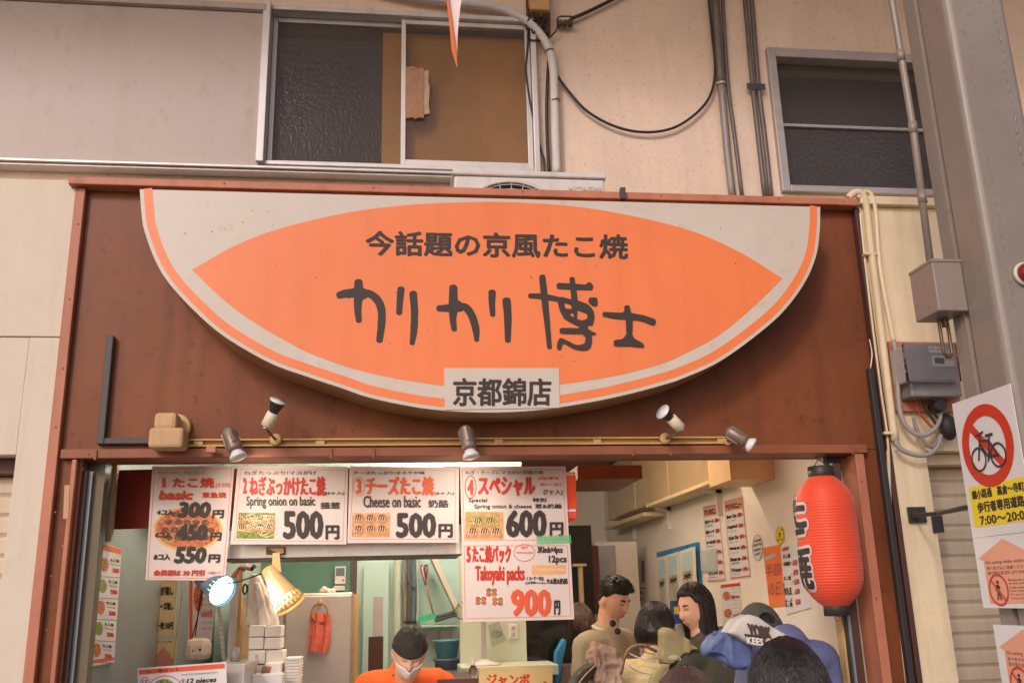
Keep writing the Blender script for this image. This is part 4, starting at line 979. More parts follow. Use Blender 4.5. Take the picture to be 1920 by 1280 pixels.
slabp('sheet', [(915, 1172), (935, 1163), (950, 1200), (922, 1213)], 1.66, 0.004, mat('grey print', (170, 176, 162), 0.6), lf)
m = MB(); outline(m, ellp(932, 1188, 9, 6, 20), 1.6, fY(1.66), 0.002); outline(m, ellp(934, 1188, 4, 3, 14), 1.4, fY(1.66), 0.002); m.build('print', M_bluegrey, lf)
bo_ = thing('sanitizer_bottle', 'clear pump bottle of sanitizer on the counter', 'bottle', P(887, 1275, 1.0))
c = P(887, 1262, 1.0); Lb = Matrix.Translation(c)
MB().lathe([(0.018, -0.06), (0.019, 0.02), (0.012, 0.032), (0.008, 0.036)], 20, Lb).build('bottle', M_clear, bo_)
MB().lathe([(0.009, 0.037), (0.009, 0.05), (0.003, 0.052), (0.003, 0.07)], 12, Lb).build('pump', M_signwhite, bo_); MB().box((c.x-0.014, c.y-0.004, c.z+0.068), (c.x+0.004, c.y+0.004, c.z+0.074)).build('nozzle', M_signwhite, bo_)
js = thing('jumbo_sign', 'cream board with red katakana between counter and dark glass', 'sign', P(967, 1270, 0.9))
slabp('board', [(898, 1251), (1036, 1249), (1036, 1330), (898, 1330)], 0.9, 0.01, mat('cream board print', (214, 190, 132), 0.5), js)
m = MB(); put_text(m, 'ジャンボ', (912, 1262, 994, 1286), fY(0.9), 1.2, lift=0.001); put_text(m, '!', (1018, 1276, 1026, 1300), fY(0.9), 1.0, lift=0.001); m.build('lettering', M_red, js)
rectp('backing', 820, 1272, 897, 1400, 0.95, 0.4, M_dkbrown, js)
# dark glass door and passage
gd = thing('dark_glass_case', 'black glass fronted case reflecting light behind the customers', 'glass case', P(1020, 1200, 1.9))
rectp('glass', 986, 1140, 1075, 1243, 1.72, 0.05, mat('black glass', (26, 27, 28), 0.08, spec=0.6), gd)
rectp('frame', 983, 1244, 1080, 1249, 1.71, 0.08, M_steel2, gd)
pb = thing('passage_partition', 'dark passage with wooden posts behind the menu sheets', 'partition', P(1090, 1090, 2.4))
rectp('dark_panel', 1000, 985, 1112, 1162, 2.6, 0.05, M_dark, pb)
rectp('post', 1086, 1056, 1094, 1132, 2.5, 0.04, M_woodtrim, pb); rectp('rail', 1075, 1056, 1100, 1061, 2.49, 0.04, M_woodtrim, pb)
rectp('red_post', 1112, 1022, 1124, 1150, 2.7, 0.05, mat('maroon paint', (96, 46, 42), 0.5), pb)
rectp('grey_post', 1104, 1022, 1111, 1150, 2.65, 0.04, M_meter, pb)
dr = thing('storage_door', 'pale grey door panel at the far end of the customer space', 'door', P(1160, 1100, 2.9))
rectp('frame', 1124.5, 1015, 1205, 1400, 2.90, 0.05, M_inwall, dr); rectp('leaf', 1131, 1022, 1162, 1390, 2.885, 0.013, mat('grey door', (168, 170, 172), 0.45), dr); rectp('leaf', 1163, 1022, 1198, 1390, 2.885, 0.013, M_inwall, dr)
# red wooden board under the ceiling, at left of the cabinet
rectp('red_board', 1083, 872, 1204, 897, 0.6, 0.5, M_brown, rm)
# overhead cabinet on the customer side
xcab = PX(1342, 909, 1.0).x
Yn0 = 1.09
zc_ = Z(1342, 906, Yn0); xcab = X(1342, 906, Yn0)
oc = thing('overhead_cabinet', 'glossy beige overhead cabinet with a pale shelf along the customer wall', 'cabinet', (xcab, Yn0, zc_))
M_cabgloss = mat('glossy beige laminate', (196, 170, 130), 0.22, var=0.05, spec=0.6)
M_shelfc = mat('cream shelf paint', (232, 208, 158), 0.45)
MB().box((xcab+0.01, Yn0+0.02, zc_+0.021), (XR-0.001, 3.6, CZ-0.003)).build('carcass', M_cabgloss, oc)
for i in range(3): y0 = Yn0+0.03+i*0.8; MB().box((xcab-0.002, y0, zc_+0.024), (xcab+0.0095, y0+0.79, CZ-0.01), 0.003).build('door', M_cabgloss, oc)
MB().box((xcab-0.03, Yn0, zc_), (XR-0.001, 2.35, zc_+0.02), 0.002).build('shelf', M_shelfc, oc)
MB().box((xcab-0.03, 2.42, zc_-0.045), (XR-0.001, 3.6, zc_-0.020), 0.002).build('shelf', M_shelfc, oc)
for y in (1.35, 2.3, 3.2): MB().box((XR-0.03, y, zc_-0.14), (XR-0.001, y+0.02, zc_-0.001)).build('bracket', M_signwhite, oc); MB().box((xcab+0.02, y, zc_-0.02), (XR-0.001, y+0.02, zc_-0.0005)).build('bracket', M_signwhite, oc)
lb = thing('ceiling_box', 'orange lit box beam under the ceiling near the lantern', 'box beam', P(1400, 885, 0.7))
MB().box((X(1352, 900, 0.75), 0.62, zl0-0.02), (XR-0.001, 0.92, CZ-0.002)).build('beam', mat('lit cream paint', (240, 204, 150), 0.5), lb)

# ---------------- things on the customer side wall
def wall_sheet(name, label, pts, cat='poster', th=0.003, m=None):
    t = thing(name, label, cat, PX(*pts[0], XR))
    q = [PX(x, y, XR-0.004) for x, y in pts]
    MB().hexa(q, [v+Vector((th, 0, 0)) for v in q]).build('sheet', m or M_signwhite, t)
    return t
o5 = (1240, 900, 5.567)
fx = fXw(XR-0.004, *o5)
def c5(p): return [(1240+x/5.567, 900+y/5.567) for x, y in p]
def drinks(label, cn, head, rows):
    t = wall_sheet('drinks_menu', label, c5(cn))
    def bil(u, v):
        a = Vector(cn[0]).lerp(Vector(cn[1]), u); b = Vector(cn[3]).lerp(Vector(cn[2]), u); return a.lerp(b, v)
    f = lambda x, y, l: fx(bil(x, y).x, bil(x, y).y, l)
    m = MB(); quad(m, [(.04, .03), (.96, .03), (.96, .15), (.04, .15)], f, 0.0008); m.build('header_band', M_pink, t)
    m = MB(); put_text(m, head, (.08, .05, .92, .135), f, 0.008, lift=0.0015)
    for i, (nm_, sub, pr) in enumerate(rows):
        y = 0.19+i*0.135; put_text(m, nm_, (.08, y, .60, y+.05), f, 0.008, lift=0.001); put_text(m, sub, (.12, y+.065, .52, y+.09), f, 0.0, lift=0.001); put_text(m, '円', (.90, y+.02, .97, y+.055), f, 0.0, lift=0.001)
    m.build('lettering', M_ink, t)
    m = MB()
    for i, (nm_, sub, pr) in enumerate(rows): y = 0.19+i*0.135; put_text(m, pr, (.66, y, .88, y+.055), f, 0.012, lift=0.001)
    outline(m, [(.03, .02), (.97, .02), (.97, .985), (.03, .985)], 0.012, f, 0.001)
    m.build('prices', M_red, t)
drinks('narrow drinks price list, left of the two under the shelf', [(430, 270), (600, 232), (668, 1045), (488, 1062)], 'ドリンクメニュー', [('生ビール', 'Draft beer', '330'), ('酎ハイ', 'Highball', '330'), ('ウーロン茶', 'Oolong tea', '130'), ('コーラ', 'Cola', '170'), ('ソーダ', 'Soda', '130'), ('オレンジ', 'Orange juice', '170')])
drinks('narrow drinks price list with English names, right of the two under the shelf', [(650, 212), (842, 165), (932, 1008), (722, 1032)], 'ドリンクメニュー', [('Beer Can', 'ビール缶', '330'), ('Highball', 'ハイボール', '330'), ('Coke Can', 'コーラ', '200'), ('Oolong tea', 'ウーロン茶', '170'), ('Green tea', '緑茶', '130'), ('Water', 'ミネラル', '170')])
gp = wall_sheet('glare_sheet', 'pale painted glare over the lower corner of the first drinks list', c5([(412, 738), (585, 705), (592, 935), (428, 958)]), 'paper', m=mat('thin pale film', (226, 232, 230), 0.2, alpha=0.55))  # translucent sheet stands in for a reflection on the wall
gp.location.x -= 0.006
t = wall_sheet('menu_flyer', 'small orange headed photo menu above the grey cap', [(1349, 1095), (1386, 1090), (1391, 1168), (1356, 1172)])
def food(mb_, poly, f, l): quad(mb_, poly, f, l)
M_food = mat('food photo print', (206, 120, 78), 0.6, var=0.75, scale=70)
M_foodg = mat('green food print', (140, 150, 70), 0.6, var=0.8, scale=90)
fx0 = fXw(XR-0.004)
def flyer(t, f, x0, y0, x1, y1, sl):
    sk = lambda x, y: (x+(y-y0)*sl[1], y+(x-x0)*sl[0]); g = lambda x, y, l: f(*sk(x, y), l)
    W = x1-x0; Hh = y1-y0
    m = MB(); quad(m, [(x0, y0), (x1, y0), (x1, y0+Hh*.08), (x0, y0+Hh*.08)], g, 0.001); put_text(m, '半額 300', (x0+W*.45, y0+Hh*.30, x1-W*.1, y0+Hh*.40), g, 0.2, lift=0.001); put_text(m, '350円', (x0+W*.5, y0+Hh*.78, x1-W*.1, y0+Hh*.86), g, 0.2, lift=.001); m.build('red_print', M_red, t)
    m = MB(); quad(m, ellp(x0+W*.25, y0+Hh*.3, W*.2, Hh*.12, 16), g, .001); quad(m, ellp(x0+W*.25, y0+Hh*.75, W*.2, Hh*.12, 16), g, .001); m.build('food_photo', M_food, t)
    m = MB()
    for i in range(8): put_text(m, 'たこ焼メニュー', (x0+W*.5, y0+Hh*(.12+.1*i), x1-W*.05, y0+Hh*(.15+.1*i)), g, 0, lift=.0012)
    m.build('text', M_ink, t)
flyer(t, fx0, 1351, 1096, 1387, 1168, (-0.12, 0.09))
# stickers
def oval(name, label, cx, cy, rx, ry, m_, lines, inkm):
    t = thing(name, label, 'sticker', PX(cx, cy, XR))
    pts = [PX(x, y, XR-0.004) for x, y in ellp(cx, cy, rx, ry, 28)]; MB().prism(pts, (0.003, 0, 0)).build('disc', m_, t)
    m = MB(); outline(m, ellp(cx, cy, rx*.93, ry*.95, 28), 0.5, fx0, 0.001)
    for s_, b_, bo2 in lines: put_text(m, s_, b_, fx0, bo2, slope=-0.25, lift=0.001)
    m.build('print', inkm, t)
oval('round_sticker', 'oval white sticker with small black words on the side wall', 1420, 1026, 10, 25, M_signwhite, [('STAMP', (1413, 1012, 1427, 1017), .2), ('GREEN TEA', (1412, 1020, 1428, 1025), .1), ('SHISO', (1413, 1029, 1427, 1034), .2), ('SOFT', (1415, 1037, 1426, 1042), .2)], M_ink)
oval('round_sticker', 'oval yellow sticker above the orange half price poster', 1462, 1003, 8, 17, M_yel, [('一人様', (1456, 993, 1468, 996), 0), ('3', (1459, 998, 1464, 1007), .6), ('まで', (1457, 1010, 1467, 1015), .2)], M_ink)
t = wall_sheet('half_price_poster', 'orange poster announcing a half price day, joined to a white price table behind the lantern', c5([(1060, 705), (1240, 668), (1320, 1300), (1130, 1330)]), m=M_orange)
q = [PX(x, y, XR-0.0042) for x, y in c5([(1241, 690), (1480, 640), (1560, 1330), (1308, 1400)])]; MB().hexa(q, [v+Vector((0.003, 0, 0)) for v in q]).build('price_table', M_signwhite, t)
m = MB(); put_text(m, '会員様限定', (1085, 790, 1195, 835), fx, 2, slope=-.28, lift=.001); m.build('white_lettering', M_signwhite, t)
m = MB(); m2 = MB()
for mm_, b_, li in ((m2, 5, .0010), (m, 1.0, .0020)):
    put_text(mm_, '半額', (1085, 875, 1245, 1005), fx, b_, slope=-.10, lift=li); put_text(mm_, 'の日!!', (1120, 1070, 1285, 1205), fx, b_, slope=-.10, lift=li)
m2.build('lettering_outline', M_pink, t); m.build('lettering', M_red, t)
m = MB(); 
for i, (s_, y) in enumerate((('たこ焼', 770), ('お持帰り', 850), ('たこ焼', 1000), ('ねぎたこ焼', 1120), ('スペシャル', 1160), ('チーズ', 1240), ('たこ焼', 1280))): put_text(m, s_, (1270+i*4, y, 1345+i*4, y+45), fx, 1.5, slope=-.1, lift=.001)
m.build('table_text', M_ink, t)
m = MB()
for i, y in enumerate((830, 930, 1030, 1130, 1240)): put_text(m, '650円'[0:3], (1370+i*8, y, 1420+i*8, y+60), fx, 2, slope=-.1, lift=.001)
put_text(m, '会員特典', (1255, 705, 1330, 745), fx, 1, slope=-.25, lift=.001); m.build('table_prices', M_red, t)
m = MB()
for i, y in enumerate((860, 975, 1060, 1180)): quad(m, ellp(1352+i*8, y, 12, 20, 14), fx, 0.001)
m.build('yellow_marks', M_yel, t)
# blue board with framed pictures
bb = thing('blue_board', 'blue board with three framed beach pictures hung in front', 'board', PX(1300, 1040, XR))
q = [PX(x, y, XR-0.02) for x, y in [(1231, 1035), (1306, 1016), (1314, 1150), (1240, 1172)]]; MB().hexa(q, [v+Vector((0.016, 0, 0)) for v in q]).build('board', M_blue, bb)
xb_ = XR-0.05
for i, (a0, a1, t0, t1) in enumerate(((1231, 1247, 1045, 1041), (1249, 1272, 1040, 1033), (1274, 1300, 1033, 1024))):
    f4 = thing('framed_picture', ['framed beach picture furthest inside on the blue board', 'framed beach picture in the middle of the blue board', 'framed beach picture with a palm, nearest on the blue board'][i], 'picture', PX(a0, t0, xb_), 'framed pictures on the blue board')
    bt = 120; cn = [(a0, t0), (a1, t1), (a1+5, t1+bt), (a0+5, t0+bt)]
    q = [PX(x, y, xb_) for x, y in cn]; MB().hexa(q, [v+Vector((0.012, 0, 0)) for v in q]).build('frame', M_inwall, f4)
    ins = lambda u, v: Vector(cn[0]).lerp(Vector(cn[1]), u).lerp(Vector(cn[3]).lerp(Vector(cn[2]), u), v)
    g = lambda x, y, l: PX(ins(x, y).x, ins(x, y).y, xb_-l)
    m = MB(); quad(m, [(.12, .05), (.88, .05), (.88, .34), (.12, .34)], g, .001); m.build('sky_print', mat('pale sky print', (196, 220, 224), 0.4), f4)
    m = MB(); quad(m, [(.12, .34), (.88, .34), (.88, .96), (.12, .96)], g, .001); m.build('sand_print', mat('sand print', (206, 196, 170), 0.4, var=.3, scale=20), f4)
    m = MB()
    for k in range(7): an = k*0.9; outline(m, [(.5, .42), (.5+.28*math.cos(an), .42+.06*math.sin(an))], .035, g, .0016, False)
    outline(m, [(.5, .42), (.56, .7)], .03, g, .0018, False); m.build('palm_print', M_ink, f4)
    MB().tube(catmull([PX((a0+a1)/2, (t0+t1)/2+2, xb_+.006), PX((a0+a1)/2+1, (t0+t1)/2-6, xb_+.006), PX((a0+a1)/2+3, (t0+t1)/2-3, xb_+.02)], 4), 0.003, 6).build('hook', M_blue, f4)
wl = wall_sheet('wall_flyer', 'thin red and white flyer beside the storage door', [(1198, 1100), (1209, 1099), (1211, 1132), (1200, 1132)])
flyer(wl, fx0, 1199, 1101, 1209, 1130, (0, 0))
wl2 = wall_sheet('slim_poster', 'slim dark photo strip hanging high on the far side wall', [(1203, 1052), (1207, 1050), (1208, 1090), (1203, 1092)], m=M_bluegrey)
bl = thing('blue_notice', 'blue notice with a yellow patch low behind the long haired woman', 'notice', PX(1262, 1140, XR-.055))
q = [PX(x, y, xb_-.02) for x, y in [(1256, 1126), (1274, 1124), (1277, 1168), (1259, 1170)]]; MB().hexa(q, [v+Vector((0.005, 0, 0)) for v in q]).build('sheet', mat('deep blue print', (44, 82, 150), 0.5), bl)
m = MB(); quad(m, [(1263, 1137), (1273, 1136), (1274, 1150), (1264, 1151)], fXw(xb_-.02), .001); m.build('yellow_patch', M_yel, bl)

# ================================================================== the menu sheets
M_sheet = mat('laminated menu sheet', (232, 216, 204), 0.4, var=0.05, scale=3, alpha=0.86, spec=0.35)
M_bred = mat('menu red print', (206, 54, 34), 0.5, var=0.04)
M_ored = mat('menu orange print', (228, 96, 58), 0.5, var=0.04)
M_frame = mat('thin red frame print', (222, 120, 104), 0.5)
M_gry = mat('dark grey print', (74, 64, 58), 0.5)
MY = 0.21
def sheet(label, ox, oy, s, cn, Y=MY, name='menu_sheet'):
    t = thing(name, label, 'menu', P(ox+cn[0][0]/s, oy+cn[0][1]/s, Y), 'takoyaki menu sheets hanging from the lintel')
    MB().slab([P(ox+x/s, oy+y/s, Y) for x, y in cn], 0.0015).build('sheet', M_sheet, t)
    return t, fY(Y, ox, oy, s)
def texts(t, f, items):
    """items: (text, box, material, bold, skew)"""
    by = {}
    for tx, bx_, mm, bo2, sk in items: by.setdefault(mm.name, (mm, []))[1].append((tx, bx_, bo2, sk))
    for k, (mm, L_) in by.items():
        m = MB()
        for tx, bx_, bo2, sk in L_: put_text(m, tx, bx_, f, bo2, sk, lift=0.0028)
        m.build('lettering', mm, t)
def ringp(t, f, cx, cy, rx, ry, wd, mm, l=0.0012):
    m = MB(); outline(m, ellp(cx, cy, rx, ry, 26), wd, f, l); m.build('printed_ring', mm, t)
def frame_print(t, f, pts, wd=3): m = MB(); outline(m, pts, wd, f, 0.0008); m.build('printed_frame', M_frame, t)

M_ball = mat('takoyaki ball print', (206, 142, 92), 0.6, var=0.35, scale=60); M_sauce = mat('brown sauce print', (116, 58, 34), 0.5, var=.3, scale=80); M_mayo = mat('pale mayonnaise print', (238, 226, 186), .5); M_onion = mat('chopped onion print', (118, 150, 62), .5, var=.4, scale=80)
def food_balls(t, f, cs, r, rnd_seed, l0=0.0009, onion=True, mayo=True):
    rr = random.Random(rnd_seed); a = MB(); b = MB(); c = MB(); d = MB()
    for i, (x, y) in enumerate(cs):
        quad(a, ellp(x, y, r, r*.9, 16), f, l0+.00002*(i % 8)); quad(b, ellp(x-r*.1, y-r*.25, r*.75, r*.5, 14), f, l0+.0002+.00002*(i % 8))
        for k in range(4 if mayo else 0): outline(c, [(x-r*.7+r*.4*k, y-r*.5), (x-r*.9+r*.4*k, y+r*.3)], r*.1, f, l0+.0005+.00001*k, False)
        if onion:
            for k in range(5): q_ = (x+rr.uniform(-r, r)*.6, y+rr.uniform(-r, r*.4)*.6); quad(d, ellp(*q_, r*.12, r*.09, 6), f, l0+.0006+.00001*k)
    a.build('food_photo', M_ball, t); b.build('food_sauce', M_sauce, t); 
    if mayo: c.build('food_mayonnaise', M_mayo, t)
    if onion: d.build('food_onion', M_onion, t)
# sheet 1
t, f = sheet('tall menu sheet for basic takoyaki priced 300, 450 and 550 yen over a food photo', 170, 860, 3.047, [(352, 42), (821, 40), (768, 694), (313, 690)])
frame_print(t, f, [(366, 55), (806, 54), (757, 681), (326, 678)])
m = MB(); quad(m, ellp(556, 400, 196, 128, 36), f, 0.0006); m.build('plate_print', mat('yellow plate print', (222, 176, 96), 0.5, var=.1), t)
m = MB(); quad(m, ellp(556, 398, 182, 114, 36), f, 0.0010); m.build('food_photo', M_food, t)
random.seed(5); food_balls(t, f, [(430+52*i+20*(j % 2), 325+44*j) for j in range(4) for i in range(6) if ((430+52*i+20*(j % 2)-556)/160)**2+((325+44*j-398)/95)**2 < 1], 30, 1, mayo=False)
ringp(t, f, 417, 132, 34, 34, 3, M_frame)
texts(t, f, [('外はカリカリ、中はトロトロ', (385, 68, 650, 90), M_gry, 0, 0), ('1', (408, 108, 428, 160), M_bred, 1.5, 0), ('たこ焼', (465, 105, 708, 166), M_bred, 3.5, 0), ('(マヨ付)', (715, 135, 797, 166), M_bred, 0.8, 0),
    ('basic', (392, 178, 586, 234), M_bred, 5, 0.2), ('章鱼烧', (636, 188, 775, 223), M_bred, 1.5, 0), ('4コ入', (378, 287, 475, 320), M_ink, 2, 0.2), ('300', (500, 243, 688, 336), M_ink, 7.5, 0.15), ('円', (695, 290, 762, 338), M_ink, 3.5, 0.1),
    ('6コ入', (368, 414, 460, 450), M_ink, 2, 0.2), ('450', (488, 370, 668, 466), M_ink, 7.5, 0.15), ('円', (682, 418, 748, 466), M_ink, 3.5, 0.1),
    ('8コ入', (360, 540, 455, 577), M_ink, 2, 0.2), ('550', (480, 500, 662, 596), M_ink, 7.5, 0.15), ('円', (672, 543, 740, 591), M_ink, 3.5, 0.1),
    ('会員様は 30 円引', (358, 632, 650, 667), M_bred, 2.2, 0.1), ('⇒会員カード', (670, 642, 742, 656), M_bred, 0.3, 0)])
# sheet 2
t, f = sheet('wide menu sheet with spring onion takoyaki photo and 500 yen price', 430, 860, 4.266, [(66, 52), (950, 60), (936, 682), (8, 682)])
frame_print(t, f, [(92, 82), (930, 90), (908, 660), (40, 650)])
m = MB(); quad(m, [(75, 430), (368, 432), (358, 636), (55, 634)], f, 0.0008); m.build('food_photo', M_foodg, t)
food_balls(t, f, [(105+74*i, 480+70*j) for j in range(3) for i in range(4) if 480+70*j < 610], 40, 2, .0009)
m = MB(); random.seed(3)
for k in range(34): a0 = random.uniform(80, 330); b0 = random.uniform(440, 600); outline(m, [(a0, b0), (a0+random.uniform(-40, 60), b0+random.uniform(-20, 30)), (a0+random.uniform(-20, 90), b0+random.uniform(-20, 40))], 5, f, 0.0018, False)
m.build('mayonnaise_print', mat('mayo print', (232, 222, 170), 0.5), t)
texts(t, f, [('ねぎたっぷり!マヨがけ', (118, 94, 695, 126), M_gry, 0.8, 0), ('2', (108, 148, 142, 276), M_bred, 6, 0), ('ねぎぶっかけたこ焼', (160, 138, 768, 296), M_bred, 5, 0), ('(6ヶ入)', (768, 256, 918, 292), M_ink, 1, 0),
    ('Spring onion on basic', (135, 296, 685, 396), M_gry, 2, 0), ('搔葱', (727, 345, 885, 398), M_gry, 2.4, 0), ('500', (428, 412, 752, 640), M_ink, 11, 0), ('円', (768, 528, 880, 642), M_ink, 6, 0)])
# sheet 3
t, f = sheet('wide menu sheet with cheese takoyaki photo and 500 yen price', 430, 860, 4.266, [(962, 58), (1838, 70), (1834, 668), (944, 672)], Y=MY+0.004)
frame_print(t, f, [(994, 84), (1808, 92), (1804, 640), (962, 642)])
m = MB(); quad(m, [(986, 430), (1288, 432), (1282, 626), (978, 624)], f, 0.0008); m.build('food_photo', mat('cheese takoyaki print', (222, 166, 126), 0.6, var=0.45, scale=40), t)
food_balls(t, f, [(1040+92*i, 480+88*j) for j in range(2) for i in range(3)], 46, 3, .0009, False)
ringp(t, f, 1037, 218, 44, 78, 4, M_frame)
texts(t, f, [('チーズたっぷり!まろやか味', (995, 96, 1565, 124), M_gry, 0.8, 0), ('3', (1015, 155, 1055, 280), M_ored, 7, 0), ('チーズたこ焼', (1088, 138, 1640, 292), M_ored, 6, 0), ('(6ヶ入)', (1643, 258, 1798, 292), M_ink, 1, 0),
    ('Cheese on basic', (1072, 292, 1532, 388), M_gry, 2.2, 0), ('奶酪', (1590, 325, 1755, 388), M_gry, 2.6, 0), ('500', (1332, 428, 1656, 630), M_ink, 11, 0), ('円', (1672, 518, 1788, 628), M_ink, 6, 0)])
# sheet 4
t, f = sheet('menu sheet for the special with 600 yen price above the takoyaki packs sheet', 840, 860, 3.047, [(68, 44), (672, 42), (692, 482), (80, 486)])
frame_print(t, f, [(82, 62), (656, 58), (676, 460), (94, 466)])
m = MB(); quad(m, [(98, 302), (316, 302), (318, 458), (98, 458)], f, 0.0008); m.build('food_photo', mat('special takoyaki print', (212, 158, 102), 0.6, var=0.4, scale=30), t)
food_balls(t, f, [(146+66*i, 420) for i in range(3)]+[(175+66*i, 360) for i in range(2)], 34, 4, .0009, False)
m = MB()
for k in range(90):
    a0 = random.uniform(108, 300); b0 = random.uniform(310, 395); outline(m, [(a0, b0), (a0+random.uniform(-14, 14), b0+random.uniform(-10, 14))], 4, f, 0.0018+0.00002*(k % 9), False)
m.build('onion_print', mat('onion print', (128, 158, 70), 0.5, var=.4, scale=50), t)
ringp(t, f, 129, 160, 31, 65, 5, M_bred)
texts(t, f, [('ねぎ・チーズにマヨがけ!究極の味', (98, 66, 545, 88), M_gry, 0.5, 0), ('4', (110, 116, 148, 206), M_bred, 5, 0), ('スペシャル', (170, 100, 500, 212), M_bred, 5.5, 0), ('(ねぎ&', (515, 100, 635, 122), M_ored, 1.5, 0), ('チーズ)', (525, 137, 648, 158), M_ored, 1.5, 0),
    ('(7ヶ入)', (545, 172, 655, 208), M_ink, 1, 0), ('Special', (118, 224, 224, 252), M_ink, 1, 0), ('特別', (483, 222, 562, 246), M_ink, 1.2, 0), ('Spring onion & cheese', (150, 258, 478, 288), M_ink, 0.8, 0), ('葱&奶酪', (497, 256, 652, 282), M_ink, 1.2, 0),
    ('600', (330, 290, 565, 448), M_ink, 8.5, 0), ('円', (580, 360, 660, 442), M_ink, 4.5, 0)])
# sheet 5
t, f = sheet('takoyaki packs menu sheet with 900 yen price, hanging lowest in the row', 840, 860, 3.047, [(78, 478), (697, 478), (721, 915), (84, 931)], Y=MY-0.003)
frame_print(t, f, [(92, 496), (682, 494), (702, 896), (98, 912)])
texts(t, f, [('5', (105, 500, 130, 590), M_bred, 4, 0), ('たこ焼パック', (138, 492, 360, 592), M_bred, 3.2, 0), ('3Kinds×4pcs', (510, 498, 655, 546), M_ink, 1.8, 0), ('12pcs', (575, 550, 678, 602), M_ink, 2.2, 0), ('Takoyaki packs', (155, 610, 438, 718), M_bred, 3, 0),
    ('12个包', (450, 670, 548, 692), M_ink, 1, 0), ('(3种×4)', (442, 698, 555, 716), M_ink, 1, 0), ('大&葱&奶酪', (560, 680, 685, 714), M_ink, 1.4, 0), ('900', (358, 742, 592, 898), M_ored, 9, 0), ('円', (605, 806, 642, 890), M_ink, 3.5, 0), ('SET', (415, 500, 455, 512), M_ored, .6, 0), ('takoyaki', (388, 527, 484, 540), M_ored, .6, 0)])
ringp(t, f, 436, 535, 60, 48, 3, M_bred)
m = MB(); quad(m, [(480, 606), (672, 606), (674, 656), (478, 660)], f, 0.0008); m.build('orange_label', mat('label orange', (236, 172, 96), 0.5), t)
m = MB(); put_text(m, 'Compare by eating', (486, 616, 668, 648), f, 1, lift=0.0014); m.build('label_lettering', M_sheet, t)
m = MB(); m2 = MB(); m3 = MB()
for cx, cy in ((190, 808), (285, 812), (250, 760)):
    quad(m2, ellp(cx, cy, 44, 32 if cy > 780 else 20, 18), f, 0.0007)
    for k in range(4): quad(m, ellp(cx-18+36*(k % 2)*.9, cy-10+22*(k//2), 16, 14, 14), f, 0.0009+k*.00004)
    for k in range(12):
        a0 = cx+random.uniform(-24, 24); b0 = cy+random.uniform(-16, 10); outline(m3, [(a0, b0), (a0+random.uniform(-9, 9), b0+random.uniform(-6, 8))], 3, f, 0.0013+k*.00002, False)
m2.build('tray_print', M_signwhite, t); m.build('food_photo', M_food, t); m3.build('topping_print', M_foodg, t)
gt = MB(); q = [P(840+x/3.047, 860+y/3.047, MY-0.006) for x, y in ((504, 440), (700, 432), (706, 480), (506, 486))]; gt.slab(q, 0.001)
o = gt.build('green_tape', mat('green clear tape', (120, 222, 150), 0.2, alpha=0.35)); tag(o, 'strip of clear green tape joining the two right menu sheets', 'tape')

# ================================================================== clip lamps
M_beige = mat('beige enamel lamp shade', (226, 190, 128), 0.38, var=0.05, coat=0.2)
def cone_lamp(nm, label, neck, mouth, r0, r1, Y0, Y1, m_, glow, gs, sl_=.55):
    a = P(*neck, Y0); b = P(*mouth, Y1); d = (b-a).normalized(); L0 = (b-a).length
    t = thing(nm, label, 'lamp', a); M0 = Matrix.Translation(a) @ d.to_track_quat('Z', 'Y').to_matrix().to_4x4()
    sh = MB().lathe([(r0*.5, -0.025), (r0*.95, -0.018), (r0, 0.0), (r0*1.05, L0*.12), (r1*.80, L0*.72), (r1*.86, L0*.78)], 40, M0, caps=False)
    sh.lathe([(r1*.95, L0*.94), (r1, L0), (r1*.99, L0+.001)], 40, M0, caps=False)
    n = 20                                              # slotted band near the mouth: bars with gaps between them
    for k in range(n):
        a0 = 2*PI*k/n; a1 = a0+2*PI/n*sl_; vs = []
        for (r, z) in ((r1*.86, L0*.775), (r1*.955, L0*.945)):
            for an in (a0, (a0+a1)/2, a1): vs.append(M0 @ Vector((r*math.cos(an), r*math.sin(an), z)))
        sh.add(vs, [(0, 1, 4, 3), (1, 2, 5, 4)], True)
    o = sh.build('shade', m_, t, fixn=False)
    sol = o.modifiers.new('thickness', 'SOLIDIFY'); sol.thickness = 0.0015
    e = mat('lamp glow '+nm, glow, 0.5, emit=glow, estr=gs, var=0)
    MB().lathe([(0.008, 0.0), (0.012, L0*.2), (0.026, L0*.55), (0.028, L0*.7), (0.02, L0*.82), (0.001, L0*.86)], 20, M0).build('bulb', e, t)
    ld = bpy.data.lights.new(nm+'_light', 'SPOT'); lo = bpy.data.objects.new(nm+'_light', ld); COL.objects.link(lo)
    lo.location = b+d*0.012; lo.rotation_euler = (-d).to_track_quat('Z', 'Y').to_euler(); ld.energy = 24; ld.color = lin(glow); ld.spot_size = 2.2; ld.spot_blend = 0.6; ld.shadow_soft_size = 0.03
    if sl_ > .8: MB().lathe([(0.001, L0*.90), (r1*.93, L0*.905)], 32, M0, caps=False).build('diffuser', e, t)
    return t, a, b
t, a, b = cone_lamp('clip_lamp', 'beige clip lamp with a slotted cone shade clamped on the steel hood', (506, 1074), (545, 1134), 0.0295, 0.0635, 0.25, 0.22, M_beige, (255, 232, 190), 7, .62)
slabp('clip', [(502, 1027), (532, 1027), (532, 1036), (524, 1038), (526, 1060), (510, 1060), (512, 1038), (502, 1036)][0:4], 0.262, 0.015, M_beige, t)
slabp('clip_arm', [(511, 1036), (524, 1036), (527, 1072), (510, 1066)], 0.25, 0.018, M_beige, t)
slabp('clip_backing', [(499, 1025), (535, 1025), (535, 1039), (499, 1039)], 0.278, 0.006, M_olive, t)
